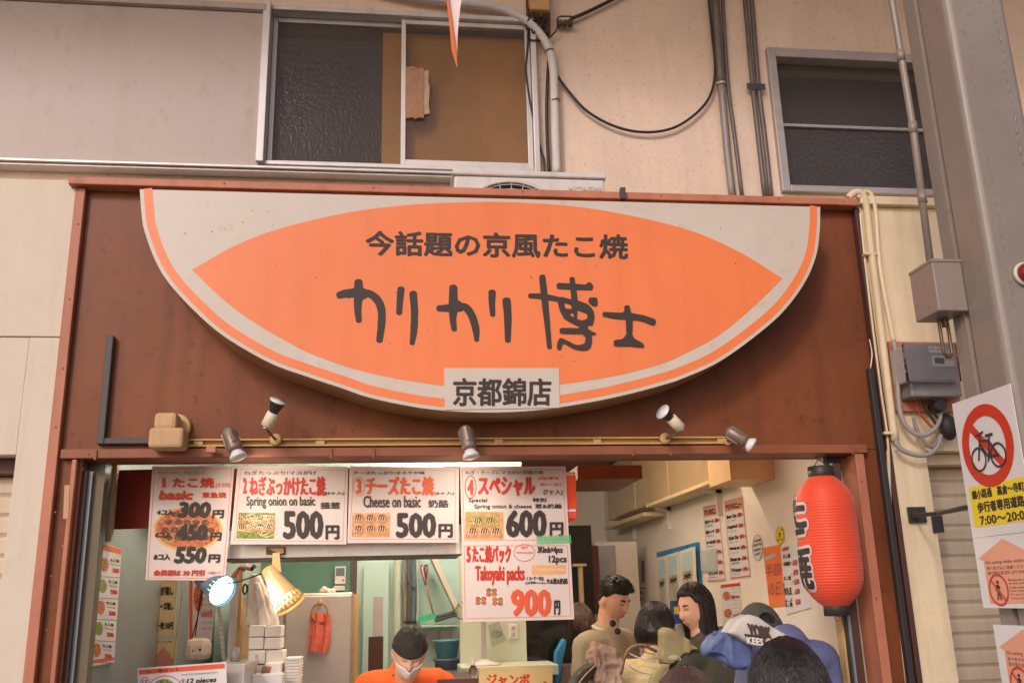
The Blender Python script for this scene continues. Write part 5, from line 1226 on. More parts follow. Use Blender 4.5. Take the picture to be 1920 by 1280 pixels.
MB().tube(catmull([P(497, 1072, .24), P(470, 1082, .23), P(445, 1090, .22), P(420, 1094, .22)], 5), 0.003, 6).build('lamp_cord', M_cable, t)
t, a, b = cone_lamp('black_clip_lamp', 'black slotted lamp glowing cool white beside the first menu sheet', (381, 1086), (418, 1108), 0.0285, 0.059, 0.28, 0.20, M_bluegrey, (190, 240, 255), 6, .85)
# ================================================================== left side goods
fxl = lambda x, y, l: PX(x, y, XL+0.012+l)
t = thing('photo_menu', 'tall photo menu of several takoyaki kinds on the glass at the opening edge', 'poster', PX(208, 1020, XL+.012))
q = [PX(x, y, XL+0.012) for x, y in ((190, 1017), (228, 1028), (214, 1241), (172, 1248))]; MB().hexa(q, [v+Vector((-.002, 0, 0)) for v in q]).build('sheet', M_signwhite, t)
m = MB(); quad(m, [(190, 1018), (228, 1029), (227, 1039), (189, 1029)], fxl, .001); quad(m, [(173, 1237), (214, 1231), (214, 1237), (172, 1243)], fxl, .001); m.build('orange_bands', M_ored, t)
for i in range(5):
    y0 = 1044+i*40; x0 = 189-i*3.6
    m = MB(); quad(m, ellp(x0+7, y0+14, 8, 13, 16), fxl, .001); m.build('food_photo', (M_food, M_foodg)[i % 2], t)
    m = MB(); put_text(m, 'たこ焼', (x0+18, y0+2, x0+35, y0+8), fxl, .3, slope=.15, lift=.0012); put_text(m, 'Takoyaki', (x0+18, y0+11, x0+35, y0+15), fxl, 0, slope=.15, lift=.0012); outline(m, [(x0-3, y0+36), (x0+37, y0+38)], .8, fxl, .0012, False); m.build('text', M_ink, t)
    m = MB(); put_text(m, '500', (x0+22, y0+20, x0+35, y0+29), fxl, .6, slope=.12, lift=.0012); m.build('price', M_bred, t)
bxl = thing('hanging_cabinet', 'small brown red box cabinet high in the kitchen corner', 'cabinet', P(250, 930, 0.75))
rectp('body', 212, 886, 345, 982, 0.75, 0.4, M_brown, bxl); rectp('knob', 236, 968, 250, 976, 0.735, 0.014, M_black, bxl, bev=.003); rectp('orange_edge', 206, 886, 211.5, 982, 0.74, 0.4, mat('orange board edge', (190, 76, 34), 0.5), bxl)
rectp('tape', 253, 888, 267, 896, 0.745, 0.004, M_signwhite, bxl)
rectp('cream_panel', 203, 983, 236, 1045, 1.3, 0.02, M_shelfc, rm); rectp('cream_panel', 237, 983, 300, 1060, 1.32, 0.02, M_woodtrim, rm)
sb_ = thing('splash_board', 'blue grey steel splash board beside the price slips', 'panel', P(260, 1150, 1.2))
rectp('sheet', 150, 1064, 288, 1500, 1.25, 0.02, mat('blue grey steel', (136, 156, 160), 0.38, metal=0.4, var=.08), sb_)
def slip(name, label, x0, y0, x1, y1, Y, m_, rows, inkm=M_ink):
    t = thing(name, label, 'paper', P(x0, y0, Y)); rectp('sheet', x0, y0, x1, y1, Y, 0.003, m_, t)
    m = MB(); W = x1-x0
    for s_, a0, a1, b_ in rows: put_text(m, s_, (x0+W*.12, y0+(y1-y0)*a0, x1-W*.12, y0+(y1-y0)*a1), fY(Y), b_, lift=.0012)
    m.build('lettering', inkm, t); return t
M_yslip = mat('pale yellow slip', (226, 206, 156), 0.6)
slip('price_slip', 'yellow slip with black handwriting hung beneath the first menu sheet', 288, 1086, 330, 1192, 1.1, M_yslip, [('ねぎ増し', .12, .28, .8), ('チーズ増し', .40, .54, .8), ('一枚 50円', .74, .88, .5)])
sl2 = slip('pink_print', 'framed print of a pink mountain shape below the yellow slip', 282, 1198, 330, 1250, 1.1, M_yslip, [('。', .05, .1, 0)])
m = MB(); quad(m, [(283, 1248), (294, 1226), (306, 1212), (318, 1224), (328, 1248)], fY(1.1), .001); m.build('mountain', mat('pink print', (206, 140, 122), 0.6, var=.2), sl2)
t = thing('photo_flyer', 'orange edged flyer behind the cords next to the black lamp', 'poster', P(357, 1090, 1.15)); rectp('sheet', 355, 1088, 400, 1200, 1.15, 0.003, M_signwhite, t)
m = MB(); quad(m, [(355, 1088), (361, 1088), (361, 1200), (355, 1200)], fY(1.15), .001); put_text(m, '500円', (376, 1145, 398, 1156), fY(1.15), .5, lift=.001); m.build('orange_band', M_ored, t)
m = MB(); quad(m, ellp(372, 1120, 9, 26, 18), fY(1.15), .0012); m.build('food_photo', M_food, t)
m = MB()
for i in range(8): put_text(m, 'ねぎたこ焼', (378, 1098+i*11, 397, 1102+i*11), fY(1.15), 0, lift=.001)
m.build('text', M_ink, t)
cd_ = thing('cord_bunch', 'brown and black cords hanging past the yellow slips', 'cords', P(340, 1100, 1.0))
for pts_, mm_ in (([(343, 1086), (340, 1130), (333, 1180), (324, 1240)], M_woodtrim), ([(380, 1086), (374, 1130), (366, 1192)], M_cable), ([(384, 1086), (372, 1150), (360, 1195)], M_cable)):
    MB().tube(catmull([P(x, y, 1.02) for x, y in pts_], 6), 0.003, 6).build('cord', mm_, cd_)
# smiling white device
sm = thing('smiling_device', 'rounded white device with two dots and a slot like a face', 'device', P(368, 1240, 0.9))
a = P(343, 1240, .9); b = P(392, 1196, .9); MB().box((a.x, .9, a.z), (b.x, 1.0, b.z), 0.028).build('body', mat('ivory plastic', (230, 212, 186), 0.45), sm)
for (x, y, r) in ((362, 1219, 1.6), (375, 1217, 2.4)): q = P(x, y, .898); MB().ell(q, (r*.0024, .002, r*.0024), 12, 6).build('dot', M_black, sm)
q = P(367, 1233, .897); MB().box((q.x-.008, .894, q.z-.003), (q.x+.008, .90, q.z+.004), .002).build('slot', M_woodtrim, sm)
# counter machine and 12 pieces poster
cm = thing('counter_case', 'steel counter case lit cool blue on top at the kitchen front', 'counter', P(380, 1250, 0.5))
zc2 = P(380, 1243, .62).z
MB().box((XL+0.35, .5, 0.8), (X(460, 1250, .5), .95, zc2), .004).build('case', M_steel, cm)
MB().box((X(424, 1250, .5), .498, zc2-.2), (X(455, 1250, .5), .51, zc2-.002)).build('side_panel', M_meter, cm)
cn_ = thing('counter', 'long stainless service counter across the kitchen front', 'counter', (0, .5, 0))
MB().box((XL+0.02, .3, .006), (X(900, 1270, .5), .62, 0.98), .004).build('cabinet', M_steel2, cn_); MB().box((XL+0.02, .26, 0.981), (X(900, 1270, .5), .66, 1.01), .004).build('top', M_steel, cn_)
t = thing('combo_poster', 'orange topped poster offering twelve pieces on the counter case', 'poster', P(340, 1260, .42))
slabp('sheet', [(258, 1252), (424, 1240), (428, 1400), (258, 1410)], .42, .004, M_signwhite, t); f = fY(.42)
m = MB(); quad(m, [(260, 1255), (421, 1243), (422, 1252), (261, 1264)], f, .0008); m.build('orange_band', M_ored, t)
m = MB(); put_text(m, 'たこ焼セット', (275, 1255, 336, 1261), f, .2, slope=-.07, lift=.0012); put_text(m, 'OUR RECOMMENDATION', (340, 1263, 408, 1266), f, 0, slope=-.07, lift=.0012)
put_text(m, '12 pieces', (350, 1271, 406, 1284), f, .8, .2, slope=-.06, lift=.0012); put_text(m, '9', (341, 1273, 345, 1280), f, .3, lift=.0012); outline(m, ellp(343, 1276.5, 4.6, 5, 16), .6, f, .001); m.build('lettering', M_ink, t)
m = MB(); outline(m, ellp(272, 1278, 8, 9, 20), 1.2, f, .001); put_text(m, '15', (267, 1273, 277, 1284), f, .4, lift=.001); outline(m, ellp(310, 1288, 30, 22, 28), 1.4, f, .0009); m.build('red_print', M_bred, t)
m = MB(); quad(m, ellp(308, 1290, 22, 18, 20), f, .0012); m.build('food_photo', M_foodg, t)
dome = thing('plastic_cup', 'upturned frosted plastic cup on the counter case', 'cup', P(441, 1243, .7))
c = P(441, 1237, .7); MB().lathe([(0.021, 0), (0.020, .03), (0.015, .05), (0.001, .056)], 20, Matrix.Translation((c.x, c.y, zc2+.001))).build('shell', M_pipe2, dome)
# foam boxes
M_foam = mat('white foam', (236, 230, 222), 0.75, var=0.03, scale=20, bump=0.001, bscale=60)
def foam_stack(x0, x1, ytop, ybot, Y, nlab, label, dep=.14):
    gname = label.replace('white foam box', 'foam boxes')
    a = P((x0+x1)/2, ybot, Y); b = P((x0+x1)/2, ytop, Y); l = X(x0, ybot, Y); r = X(x1, ybot, Y)
    n = nlab; h_ = (b.z-a.z)/n; first = None
    ords = ['topmost', 'second from the top', 'third from the top', 'fourth from the top', 'fifth from the top', 'sixth from the top', 'seventh from the top', 'eighth from the top', 'ninth from the top', 'tenth from the top', 'next to lowest', 'lowest']
    for i in range(n):
        o = MB().box((-(r-l)/2, 0, 0.0), ((r-l)/2, dep, h_*.93), 0.004) if first is None else None
        if first is None: first = o.build('foam_box', M_foam); ob = first
        else: ob = bpy.data.objects.new('foam_box', first.data); COL.objects.link(ob)
        ob.location = ((l+r)/2+random.uniform(-.0015, .0015), Y+random.uniform(-.002, .002), a.z+i*h_)
        tag(ob, label+', '+ords[n-1-i], 'food box', gname)
foam_stack(466, 494, 1170, 1216, .86, 2, 'white foam box in the taller stack under the white cloth cone')
foam_stack(495, 526, 1171, 1216, .86, 2, 'white foam box in the taller stack nearer the beige lamp')
foam_stack(462, 494, 1217, 1300, .84, 3, 'white foam box in the lower stack behind the wooden sticks')
foam_stack(495, 528, 1217, 1300, .84, 3, 'white foam box in the lower middle stack beside the sticks')
foam_stack(531, 561, 1232, 1300, .80, 12, 'white foam box in the thin ridged stack against the refrigerator')
foam_stack(495, 526, 1240, 1300, .76, 2, 'white foam box in the nearest low stack on the counter')
pap = thing('paper_roll_strip', 'long curling receipt strip hanging near the black lamp', 'paper strip', P(412, 1180, .95))
ribbon([(405, 1128), (409, 1160), (413, 1200), (416, 1236)], [(412, 1128), (416, 1160), (420, 1200), (423, 1236)], .95).build('strip', M_signwhite, pap)
m = MB()
for i in range(11): put_text(m, 'たこ焼×2', (406.5+i*.75, 1134+i*9, 413.5+i*.75, 1137+i*9), fY(.938), 0, lift=.001)
m.build('print', M_gry, pap)
wp = thing('wood_post', 'slim pale wooden post at the kitchen pass with hanging scissors', 'post', P(447, 1180, 1.05))
rectp('post', 443, 1062, 450, 1300, 1.05, .03, M_woodtrim, wp); rectp('side_board', 428, 1080, 442, 1300, 1.1, .02, M_steel, wp); rectp('back_board', 451, 1130, 470, 1300, 1.08, .02, M_shelfc, wp)
sc = thing('scissors', 'black handled scissors hanging from the wooden post', 'scissors', P(465, 1100, 1.0))
for s_ in (-1, 1):
    c = P(464+s_*4.5, 1104, 1.0); MB().tube([(c.x+.009*math.cos(t_), 1.0, c.z+.022*math.sin(t_)) for t_ in [2*PI*k/18 for k in range(19)]], .0042, 6, caps=False).build('handle', M_black, sc)
    slabp('blade', [(464+s_*2, 1114), (467+s_*2.5, 1114), (473-s_*.6, 1146), (472-s_*.6, 1146)], 1.0+s_*.002, .0015, M_black if s_ < 0 else M_steel, sc)
rdh = thing('red_roof_trinket', 'red and blue cloth trinkets hanging at the kitchen pass', 'trinket', P(460, 1065, 1.0))
for i in range(6): q = P(452+i*5, 1064+3*math.sin(i*2.2), .98); MB().ell(q, (.012, .012, .010), 10, 6).build('bead', [M_red, M_blue, M_signwhite, M_ored, M_black, M_bluegrey][i], rdh)
slabp('red_flap', [(428, 1085), (447, 1062), (452, 1066), (440, 1088)], 1.0, .01, M_rail, rdh)
hk = thing('stick_holder', 'holder of brown wooden sticks in front of the foam boxes', 'sticks', P(497, 1262, .7))
for i in range(7): MB().tube([P(487+i*2, 1276, .70+.004*i), P(493+i*2.6, 1247+i*.3, .70+.004*i)], .0026, 6).build('stick', mat('brown wood stick', (150, 92, 60), 0.6), hk)
MB().tube([P(478, 1274, .7), P(480, 1248, .7), P(481, 1230, .7)], .003, 6).build('spoon_handle', M_woodtrim, hk); MB().ell(P(481, 1230, .7), (.006, .003, .012), 10, 6).build('spoon_bowl', M_woodtrim, hk)
rectp('cup', 470, 1262, 530, 1330, .69, .06, M_signwhite, hk, bev=.008)
dsp = thing('sauce_dispenser', 'clear and chrome dispenser beside the counter case', 'dispenser', P(452, 1260, .6))
rectp('clear_box', 446, 1262, 458, 1300, .6, .05, M_clear, dsp)
for x, y in ((449, 1252), (462, 1247)): MB().lathe([(.001, -.012), (.009, -.008), (.010, .004), (.004, .012)], 16, Matrix.Translation(P(x, y, .62))).build('chrome_knob', M_chrome, dsp)
rectp('black_label', 458.5, 1264, 464, 1276, .6, .02, M_black, dsp)

# ================================================================== paper lantern
ctop = P(1554, 890, 0.0); cbot = P(1555, 1137, 0.0)
LXc = P(1553, 1010, -.03).x; LYc = -0.03
lz1 = P(1553, 893, LYc).z; lz0 = P(1556, 1136, LYc).z; LRd = (P(1614, 1010, LYc).x-P(1493, 1010, LYc).x)/2*.86
la = thing('paper_lantern', 'red paper lantern with black white outlined lettering hanging at the entrance', 'lantern', (LXc, LYc, lz0))
def lrad(z):
    u = (z-lz0)/(lz1-lz0); u = min(1, max(0, u)); e = abs(2*u-1)
    return LRd*max(0.42, (1-max(0, (e-.45)/.55)**2.6*.60))*(1+.012*math.sin(u*3))
NR = 46; prof = []
for i in range(NR):
    for k in range(5):
        z = lz0+(lz1-lz0)*(i+k/5)/NR; prof.append((lrad(z)+0.0013*math.sin(PI*k/5)-0.0006*(k == 0), z-lz0))
prof.append((lrad(lz1), lz1-lz0))
M_lant = mat('red lantern paper', (232, 80, 46), 0.5, var=0.06, scale=3, sheen=0.2)
bs = M_lant.node_tree.nodes['Principled BSDF']; bs.inputs['Subsurface Weight'].default_value = 0.25; bs.inputs['Subsurface Radius'].default_value = (0.05, 0.012, 0.006); bs.inputs['Subsurface Scale'].default_value = 0.3
MB().lathe(prof, 64, Matrix.Translation((LXc, LYc, lz0))).build('paper_shade', M_lant, la)
rc = lrad(lz1)
MB().lathe([(rc*1.0, -.004), (rc*1.04, 0), (rc*1.04, .036), (rc*.98, .038), (rc*.96, .004)], 40, Matrix.Translation((LXc, LYc, lz1+.001))).build('top_cap', M_black, la)
MB().lathe([(rc*.96, .0), (rc*.98, -.005), (rc*.98, -.036), (rc*.92, -.037), (rc*.9, -.004)], 40, Matrix.Translation((LXc, LYc, lz0+.002))).build('bottom_cap', M_black, la)
MB().tube([(LXc+.01*math.cos(t_), LYc, lz0-.045+.01*math.sin(t_)) for t_ in [2*PI*k/14 for k in range(15)]], .0012, 6, caps=False).build('wire_loop', M_chrome, la)
MB().tube([(LXc-.03, LYc, lz1+.036), (LXc, LYc, lz1+.07), (LXc+.03, LYc, lz1+.036)], .002, 6).build('handle_wire', M_black, la)
MB().tube([(LXc, LYc, lz1+.07), (LXc+.002, LYc+.03, zl0-.01)], .004, 6).build('cord', M_black, la)
rectp('hanging_plug', 1550, 850, 1577, 880, .05, .03, M_black, la)
def lant_map(x, y, l):
    th = math.radians(-77)+(x-.5)*math.radians(88); z = lz1+(lz0-lz1)*y
    base = math.atan2(CAM.x-LXc, -(CAM.y-LYc))          # direction facing the street
    an = -PI/2+th-0.42
    r = lrad(z)+l+.0016
    return Vector((LXc+r*math.cos(an), LYc+r*math.sin(an), z))
def put_curved(tx, box, bold, lift, mb_):
    uv, fs = glyphs(tx, 2); tris = []
    for (dx, dy, k) in ([(0, 0, 0)] if bold == 0 else [(bold*q_*math.cos(a_), bold*.55*q_*math.sin(a_), i) for i, (q_, a_) in enumerate([(q_, k*PI/5) for q_ in (1, .66, .33) for k in range(10)])]+[(0, 0, 30)]):
        for fc in fs:
            p = [Vector((box[0]+(box[2]-box[0])*uv[i][0]+dx, box[1]+(box[3]-box[1])*uv[i][1]+dy, lift+k*.00002)) for i in fc]
            for q in range(1, len(p)-1): tris.append((p[0], p[q], p[q+1]))
    out = []
    while tris:
        a_, b_, c_ = tris.pop(); es = [((a_-b_).length, 0), ((b_-c_).length, 1), ((c_-a_).length, 2)]; L_, w_ = max(es)
        if L_ > .09:
            if w_ == 0: mmid = (a_+b_)/2; tris += [(a_, mmid, c_), (mmid, b_, c_)]
            elif w_ == 1: mmid = (b_+c_)/2; tris += [(a_, b_, mmid), (a_, mmid, c_)]
            else: mmid = (c_+a_)/2; tris += [(a_, b_, mmid), (mmid, b_, c_)]
        else: out.append((a_, b_, c_))
    for tr_ in out: mb_.add([lant_map(v.x, v.y, v.z) for v in tr_], [(0, 1, 2)])
mo = MB(); mi_ = MB()
for ch, y0, y1 in (('た', .15, .40), ('こ', .42, .60), ('焼', .61, .86)):
    put_curved(ch, (.08, y0, .92, y1), .066, .0016, mo); put_curved(ch, (.08, y0, .92, y1), .024, .0030, mi_)
mo.build('lettering_outline', mat('pinkish white print', (224, 196, 190), 0.5), la); mi_.build('lettering', M_ink, la)

# ================================================================== people
M_skin = mat('skin', (224, 176, 148), 0.5, var=0.12, scale=22, bump=0.0006, bscale=140)
M_skin.node_tree.nodes['Principled BSDF'].inputs['Subsurface Weight'].default_value = 0.12
M_skin.node_tree.nodes['Principled BSDF'].inputs['Subsurface Radius'].default_value = (0.02, 0.008, 0.004)
M_hair = mat('black hair', (44, 38, 36), 0.38, var=0.35, scale=40, stretch=(1, 1, .12), spec=0.5, bump=0.002, bscale=160, bstretch=(1, 1, .06))
M_hairb = mat('brown hair', (96, 76, 68), 0.45, var=0.3, scale=40, stretch=(1, 1, .12), spec=0.5, bump=0.002, bscale=160, bstretch=(1, 1, .06))
M_lip = mat('lips', (192, 124, 106), 0.45)
M_eyew = mat('eye white', (220, 212, 204), 0.3)
def evaluated(o):
    dg = bpy.context.evaluated_depsgraph_get(); me = bpy.data.meshes.new_from_object(o.evaluated_get(dg)); return me
def remesh(mb, name, m, parent, vox, smooth=4, fold=0.0, fscale=9.0, fstretch=(1, 1, .5)):
    off = wloc(parent)
    me = bpy.data.meshes.new(name); me.from_pydata([v-off for v in mb.v], [], mb.f)
    bm = bmesh.new(); bm.from_mesh(me); bmesh.ops.recalc_face_normals(bm, faces=bm.faces); bm.to_mesh(me); bm.free()
    o = bpy.data.objects.new(name, me); COL.objects.link(o)
    r = o.modifiers.new('r', 'REMESH'); r.mode = 'VOXEL'; r.voxel_size = vox; r.use_smooth_shade = True
    s_ = o.modifiers.new('s', 'SMOOTH'); s_.factor = .5; s_.iterations = smooth
    bpy.context.view_layer.update()
    me2 = evaluated(o); bpy.data.objects.remove(o); bpy.data.meshes.remove(me)
    if fold > 0:
        ns = [v.normal.copy() for v in me2.vertices]
        for v, nrm in zip(me2.vertices, ns):
            q = Vector((v.co.x*fstretch[0], v.co.y*fstretch[1], v.co.z*fstretch[2]))*fscale
            w_ = noise.noise(q+Vector((noise.noise(q*.6)*1.5, 0, 0)))
            v.co += nrm*fold*(1-abs(w_)*3.2)
    me2.materials.clear(); me2.materials.append(m)
    for p in me2.polygons: p.use_smooth = True; p.material_index = 0
    return obj(name, me2, parent)
def sst(a, b, x): t = min(1, max(0, (x-a)/(b-a))); return t*t*(3-2*t)
def headpt(d, extra=0.0):
    x, y, z = d
    fr = max(0.0, -y)
    rx, ry, rz = .0765, .096, .117
    sx = 1.0; sy = 1.0
    if z < 0: sx -= .26*(-z)**1.6*(.5+.5*fr); 
    if z < -.15 and y > 0: sy -= .45*sst(.15, .9, -z); sx -= .18*sst(.15, .9, -z)
    if z < -.3 and y < 0: sy -= .10*sst(.3, 1, -z)
    p = Vector((x*rx*sx, y*ry*sy, z*rz))
    g = lambda cx, cz, wx, wz: math.exp(-((abs(x)-cx)/wx)**2-((z-cz)/wz)**2)
    e = 0
    if y < 0.1:
        f = sst(0, .5, fr)
        e += .024*g(0, -.20, .13, .11)+.011*g(0, 0.0, .10, .17)-.0100*g(.34, .06, .17, .10)+.004*g(.3, .24, .3, .07)
        e += .006*g(0, -.50, .24, .06)-.003*g(0, -.60, .2, .04)+.004*g(0, -.82, .22, .12)+.004*g(.5, -.15, .2, .16)-.002*g(.0, -.38, .1, .05)
        e *= f
    return p+Vector(d)*(e+extra)
def head_grid(M, n=40, m=30, ext=None):
    vs = []; fs = []
    for j in range(m+1):
        th = PI*j/m
        for k in range(n):
            ph = 2*PI*k/n; d = (math.sin(th)*math.cos(ph), math.sin(th)*math.sin(ph), math.cos(th))
            if ext: p = ext(d)
            else: p = headpt(d)
            vs.append(M @ p)
    for j in range(m):
        for k in range(n): fs.append((j*n+k, (j+1)*n+k, (j+1)*n+(k+1) % n, j*n+(k+1) % n))
    return vs, fs
def dirn(x, z): return Vector((x, -math.sqrt(max(0, 1-x*x-z*z)), z))
def person(label, top, Y, rot, skinvox=.0085, hyaw=0, hpitch=0, hroll=0, head=1.0, lean=0, arms=None, shirt=None, sleeve=.0, pants=None, fat=1.0, H=None, drop=0):
    tp = P(*top, Y); H = H or tp.z+drop
    s = H/1.72
    t = thing('person', label, 'person', (tp.x, Y, 0))
    B = Matrix.Translation((tp.x, Y, 0)) @ Matrix.Rotation(math.radians(rot), 4, 'Z') @ Matrix.Scale(s, 4)
    lx = lambda z: -lean*max(0, z-.95)                      # lean towards the front
    A = lambda x, y, z: B @ Vector((x, y+lx(z), z))
    hc = Vector((0, -0.015-drop*1.2+lx(1.60), 1.603-drop))
    HM = B @ Matrix.Translation(hc+Vector((0, 0, -.09))) @ Euler((math.radians(hpitch), math.radians(hroll), math.radians(hyaw))).to_matrix().to_4x4() @ Matrix.Translation((0, 0, .09)) @ Matrix.Scale(head/s, 4)
    b = MB()
    vs, fs = head_grid(HM); b.add(vs, fs)
    for sx in (-1, 1): b.ell(HM @ Vector((sx*.077, .008, -.005)), (.012, .02, .032), 10, 8, (HM.to_3x3()))
    def R3(): return B.to_3x3()
    def C(a_, b_, ra, rb, inf=0): return (A(*a_), A(*b_), (ra+inf)*s, (rb+inf)*s)
    f = fat
    def torso(mb, inf):
        mb.ell(A(0, .0, 1.27), ((.165*f+inf), (.105*f+inf), (.19+inf)), 20, 14, R3()); mb.ell(A(0, -.01, 1.06), ((.145*f+inf), (.105*f+inf), (.19+inf)), 20, 14, R3())
        mb.ell(A(0, .0, .93), ((.165*f+inf), (.12*f+inf), (.14+inf)), 20, 14, R3()); mb.cap(*C((-.15*f, .01, 1.385), (.15*f, .01, 1.385), .062, .062, inf))
        mb.cap(*C((0, .015, 1.38), (.0, .012, 1.44), .088, .060, inf*.8))
    torso(b, 0); b.cap(*[HM @ Vector((0, .015, -.06)), A(0, .015, 1.38), .052*s, .062*s])
    arms = arms or {}
    J = {}
    for sd, sx in (('L', -1), ('R', 1)):
        sh = (sx*.185*f, .01, 1.385); el, wr = arms.get(sd, ((sx*.235, .03, 1.10), (sx*.22, -.12, .90)))
        J[sd] = (sh, el, wr)
        b.cap(*C(sh, el, .050, .040)); b.cap(*C(el, wr, .039, .027))
        w3 = A(*wr); d = (w3-A(*el)).normalized(); side = d.cross(Vector((0, 0, 1)))
        if side.length < .1: side = Vector((1, 0, 0))
        side.normalize(); nn = side.cross(d)
        pc_ = w3+d*.045*s; b.cap(w3, pc_+d*.02*s, .024*s, .026*s); 
        b.ell(pc_, (.036*s, .036*s, .036*s), 10, 8, Matrix((side, nn*.45, d)).transposed())
        for q, ln in zip((-1.5, -.5, .5, 1.5), (.062, .075, .080, .070)):
            r0_ = pc_+side*q*.019*s+d*.028*s; k1 = r0_+d*ln*.5*s-nn*.004*s; k2 = k1+(d*.8-nn*.6).normalized()*ln*.5*s
            b.cap(r0_, k1, .0088*s, .0082*s, 8); b.cap(k1, k2, .0082*s, .007*s, 8)
        b.cap(pc_-side*.03*s-d*.01*s, pc_-side*.058*s+d*.035*s-nn*.01*s, .011*s, .008*s, 8)
    for sx in (-1, 1):
        b.cap(*C((sx*.09, 0, .88), (sx*.10, -.01, .48), .085, .055)); b.cap(*C((sx*.10, -.01, .48), (sx*.10, .02, .09), .054, .036)); b.cap(*C((sx*.10, .02, .045), (sx*.11, -.13, .035), .038, .032))
    remesh(b, 'body', M_skin, t, skinvox, 1)
    if shirt:
        m = MB(); torso(m, .016)
        for sd in 'LR':
            sh, el, wr = J[sd]; m.cap(*C(sh, el, .060, .052, .008)); 
            if sleeve > 0: m.cap(*C(el, tuple(e+(w_-e)*.92 for e, w_ in zip(el, wr)), .050, .036, .008))
        remesh(m, 'shirt', shirt, t, .011, 3, fold=.006)
    m = MB()
    m.ell(A(0, .0, .92), (.18*f, .135*f, .13), 20, 12, R3())
    for sx in (-1, 1): m.cap(*C((sx*.09, 0, .88), (sx*.10, -.01, .48), .098, .075)); m.cap(*C((sx*.10, -.01, .48), (sx*.10, .02, .10), .075, .060))
    remesh(m, 'trousers', pants or M_dkgrey, t, .016, 2, fold=.004)
    m = MB()
    for sx in (-1, 1): m.cap(*C((sx*.10, .03, .05), (sx*.11, -.14, .045), .048, .042))
    remesh(m, 'shoes', M_black, t, .012, 2)
    return t, B, HM, s
def face(t, HM, closed=False, lips=True, brow=1.0):
    def sp(x, z, e): return HM @ headpt(dirn(x, z), e)
    for sx in (-1, 1):
        if not closed:
            MB().ell(sp(sx*.34, .055, -.006), (.0140, .008, .0072), 12, 8, HM.to_3x3()).build('eye', M_eyew, t)
            MB().ell(sp(sx*.34, .055, -.0005), (.0062, .004, .0064), 10, 8, HM.to_3x3()).build('iris', M_hair, t)
        MB().tube([sp(sx*(.34+dx), .055+(.045 if not closed else -.02)*(1-(dx/.17)**2)+(.02 if closed else 0), .001) for dx in (-.16, -.1, -.04, .02, .08, .16)], [.0014, .0024, .0029, .0029, .0026, .0014], 6).build('eyelid', M_hair, t)
        MB().tube([sp(sx*(.34+dx), .235+.03*(1-((dx-.03)/.2)**2), .001) for dx in (-.19, -.1, 0, .1, .2)], [.002, .0038*brow, .0042*brow, .0036*brow, .0015], 6).build('eyebrow', M_hair, t)
        MB().ell(sp(sx*.09, -.31, .0), (.004, .003, .002), 8, 5, HM.to_3x3()).build('nostril', M_lip, t)
    if lips:
        MB().tube([sp(x, -.475+.015*abs(math.sin(x*8)), .0005) for x in (-.24, -.15, -.07, 0, .07, .15, .24)], [.0012, .0030, .0038, .0034, .0038, .0030, .0012], 8).build('upper_lip', M_lip, t)
        MB().tube([sp(x, -.535, .0) for x in (-.2, -.1, 0, .1, .2)], [.0012, .0040, .0048, .0040, .0012], 8).build('lower_lip', M_lip, t)
def hair(t, HM, cover, thick, drop=None, m=None, ns=260, nz=.004, name='hair', seed=1, sr=.0016, part=0.0):
    """cover(d) > 0 where hair grows; drop(d) how far it falls below the skull"""
    m = m or M_hair
    rnd = random.Random(seed)
    def ext(d, k=0.0):
        c = sst(-.06, .10, cover(d)); e = -.012+(thick(d)+.012)*c+nz*c*noise.noise(Vector(d)*6)+k
        p = headpt(d, e)
        if c > .3 and drop:
            q = drop(d)
            if q > 0: p = Vector((p.x, p.y, p.z)); base = headpt((d[0], d[1], 0), thick(d)+k); w_ = sst(0, .35, -d[2]); p.x += (base.x*.97-p.x)*w_; p.y += (base.y*.97-p.y)*w_; p.z -= q*c*sst(.0, .9, -d[2])
        return p
    vs, fs = head_grid(HM, 56, 44, ext)
    mb = MB().add(vs, fs, True); h_ = mb.build(name, m, t)
    if ns:
        st_ = MB()
        for i in range(ns):
            ph = rnd.uniform(0, 2*PI); th1 = rnd.uniform(1.2, 2.9); pts = []
            for k in range(12):
                th = .12+(th1-.12)*k/11; pp = ph+.10*math.sin(k*.5+i)
                d = (math.sin(th)*math.cos(pp), math.sin(th)*math.sin(pp), math.cos(th))
                if cover(d) < .06: break
                pts.append(HM @ ext(d, rnd.uniform(-.001, .0022)))
            if len(pts) > 3: st_.tube(pts, [sr*(1-.7*k/len(pts)) for k in range(len(pts))], 3, caps=False)
        if st_.f: o = st_.build('strands', m, h_, fixn=False); o['kind'] = 'stuff'
    return h_
def pillow(name, poly, Y, th, m, par, vox=.009, fold=.004, smooth=8, fscale=16):
    mb = MB().prism([P(x, y, Y-th/2) for x, y in poly], (0, th, 0)); return remesh(mb, name, m, par, vox, smooth, fold, fscale)

